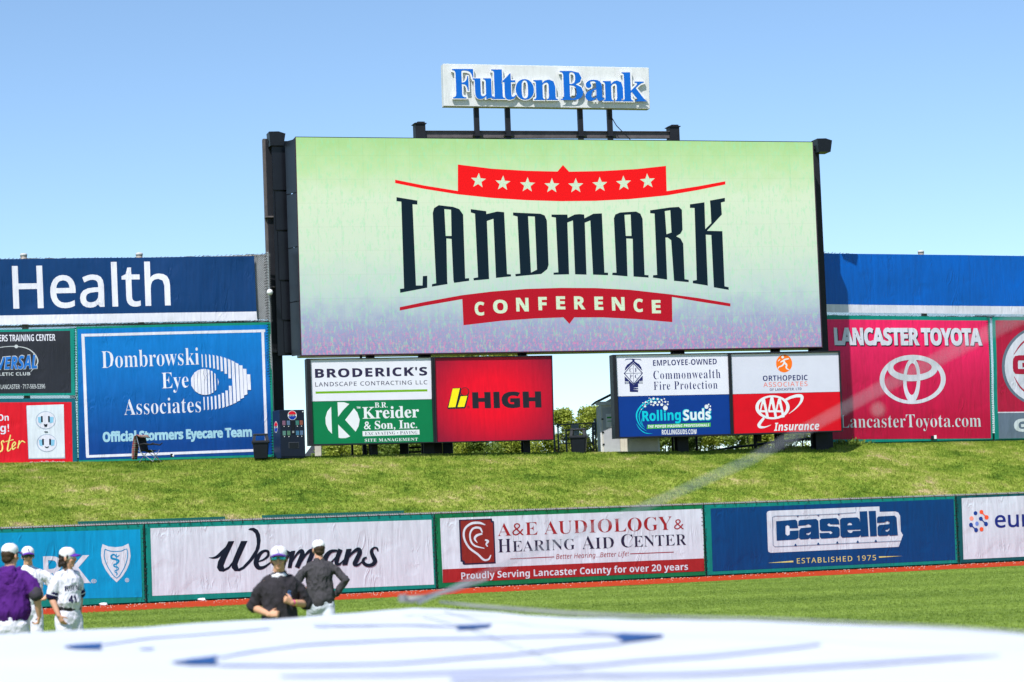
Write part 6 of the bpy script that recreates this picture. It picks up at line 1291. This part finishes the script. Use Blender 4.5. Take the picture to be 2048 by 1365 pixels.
M_conc = plain('concrete', (.32, .31, .29), .85, 0, .15, 3)
mesh_obj('roof_slab', dv + db, Fd, M_conc, dg); MB().box(-3.5, 4.5, 3.3, 3.5, 0, ZT - .261).build('rear_wall', M_conc, dg)
for x in (-3, -1, 1, 3): MB().box(x - .08, x + .08, edge_y(x) - .5, edge_y(x) - .34, 0, ZT - .262).build('post', M_galv, dg)
# safety net cable with clamp at the tarp edge, rising towards the camera's right
ce = ez[6]; M_rope = plain('grey_rope', (.34, .35, .35), .8, 0, .2, 60); 
nc = empty('net_cable', (ce.x, ce.y, ce.z), 0, 'blurred grey safety net cable rising from the tarp edge to the right', 'cable')
pth = [(838, 1206, 13.5), (905, 1176, 11.5), (960, 1150, 9.8), (1100, 1090, 7.2), (1310, 1005, 6.2), (1500, 920, 5.6), (1760, 778, 4.8), (2000, 655, 4.3), (2200, 560, 4.0)]
pts_ = [at_y(*q) - nc.location for q in pth]; MB().tube([pts_[0], pts_[1], pts_[2]], [.009, .006, .004], 8).build('cable_end', M_rope, nc, True)
MB().tube(pts_[2:], [.0036, .0034, .0032, .0030, .0029, .0028, .0027], 8).build('cable', M_rope, nc, True)
q = at_y(1756, 820, 5.2) - nc.location; kn_ = MB().lathe([(0, -.008), (.006, -.004), (.008, 0), (.006, .004), (0, .008)], 12, (0, 0)).build('bead', plain('pale_bead', (.42, .36, .33), .6), nc, True); kn_.location = q
pth = [(880, 1204, 14.2), (950, 1212, 12.5), (1130, 1226, 11), (1300, 1234, 10), (1560, 1240, 9.2), (1900, 1256, 8.2), (2200, 1275, 7.8)]
lw = empty('lower_cable', tuple(at_y(*pth[0])), 0, 'blurred lower net cable running along the tarp edge', 'cable'); MB().tube([at_y(*q) - lw.location for q in pth], [.006, .007, .007, .006, .005, .004, .003], 8).build('strand', plain('dull_rope', (.30, .30, .30), .8), lw, True)
cpq = at_y(815, 1196, 13.8); M_gz = plain('dull_galvanised', (.22, .22, .22), .5, .3); cp_ = empty('cable_clamp', tuple(cpq), R(10), 'metal cable clamp with turnbuckle on the tarp edge peak', 'clamp')
MB().tube([(-.05, 0, .0), (.02, 0, -.01), (.1, -.05, .0)], [.016, .02, .014], 8).build('clamp_body', M_gz, cp_, True); MB().lathe([(.018, -.02), (.024, -.02), (.024, .02), (.018, .02)], 14, (-.03, -.04)).build('bolt', M_gz, cp_)
MB().tube([(.08, 0, .0), (.2, -.4, .045), (.3, -.9, .1)], [.008, .013, .007], 8).build('turnbuckle', M_gz, cp_, True)

for o in list(TMP.collection.objects): TMP.collection.objects.unlink(o)
bpy.data.scenes.remove(TMP)
for o in bpy.data.objects:
    for k in ('_a', '_b', '_s'):
        if k in o: del o[k]
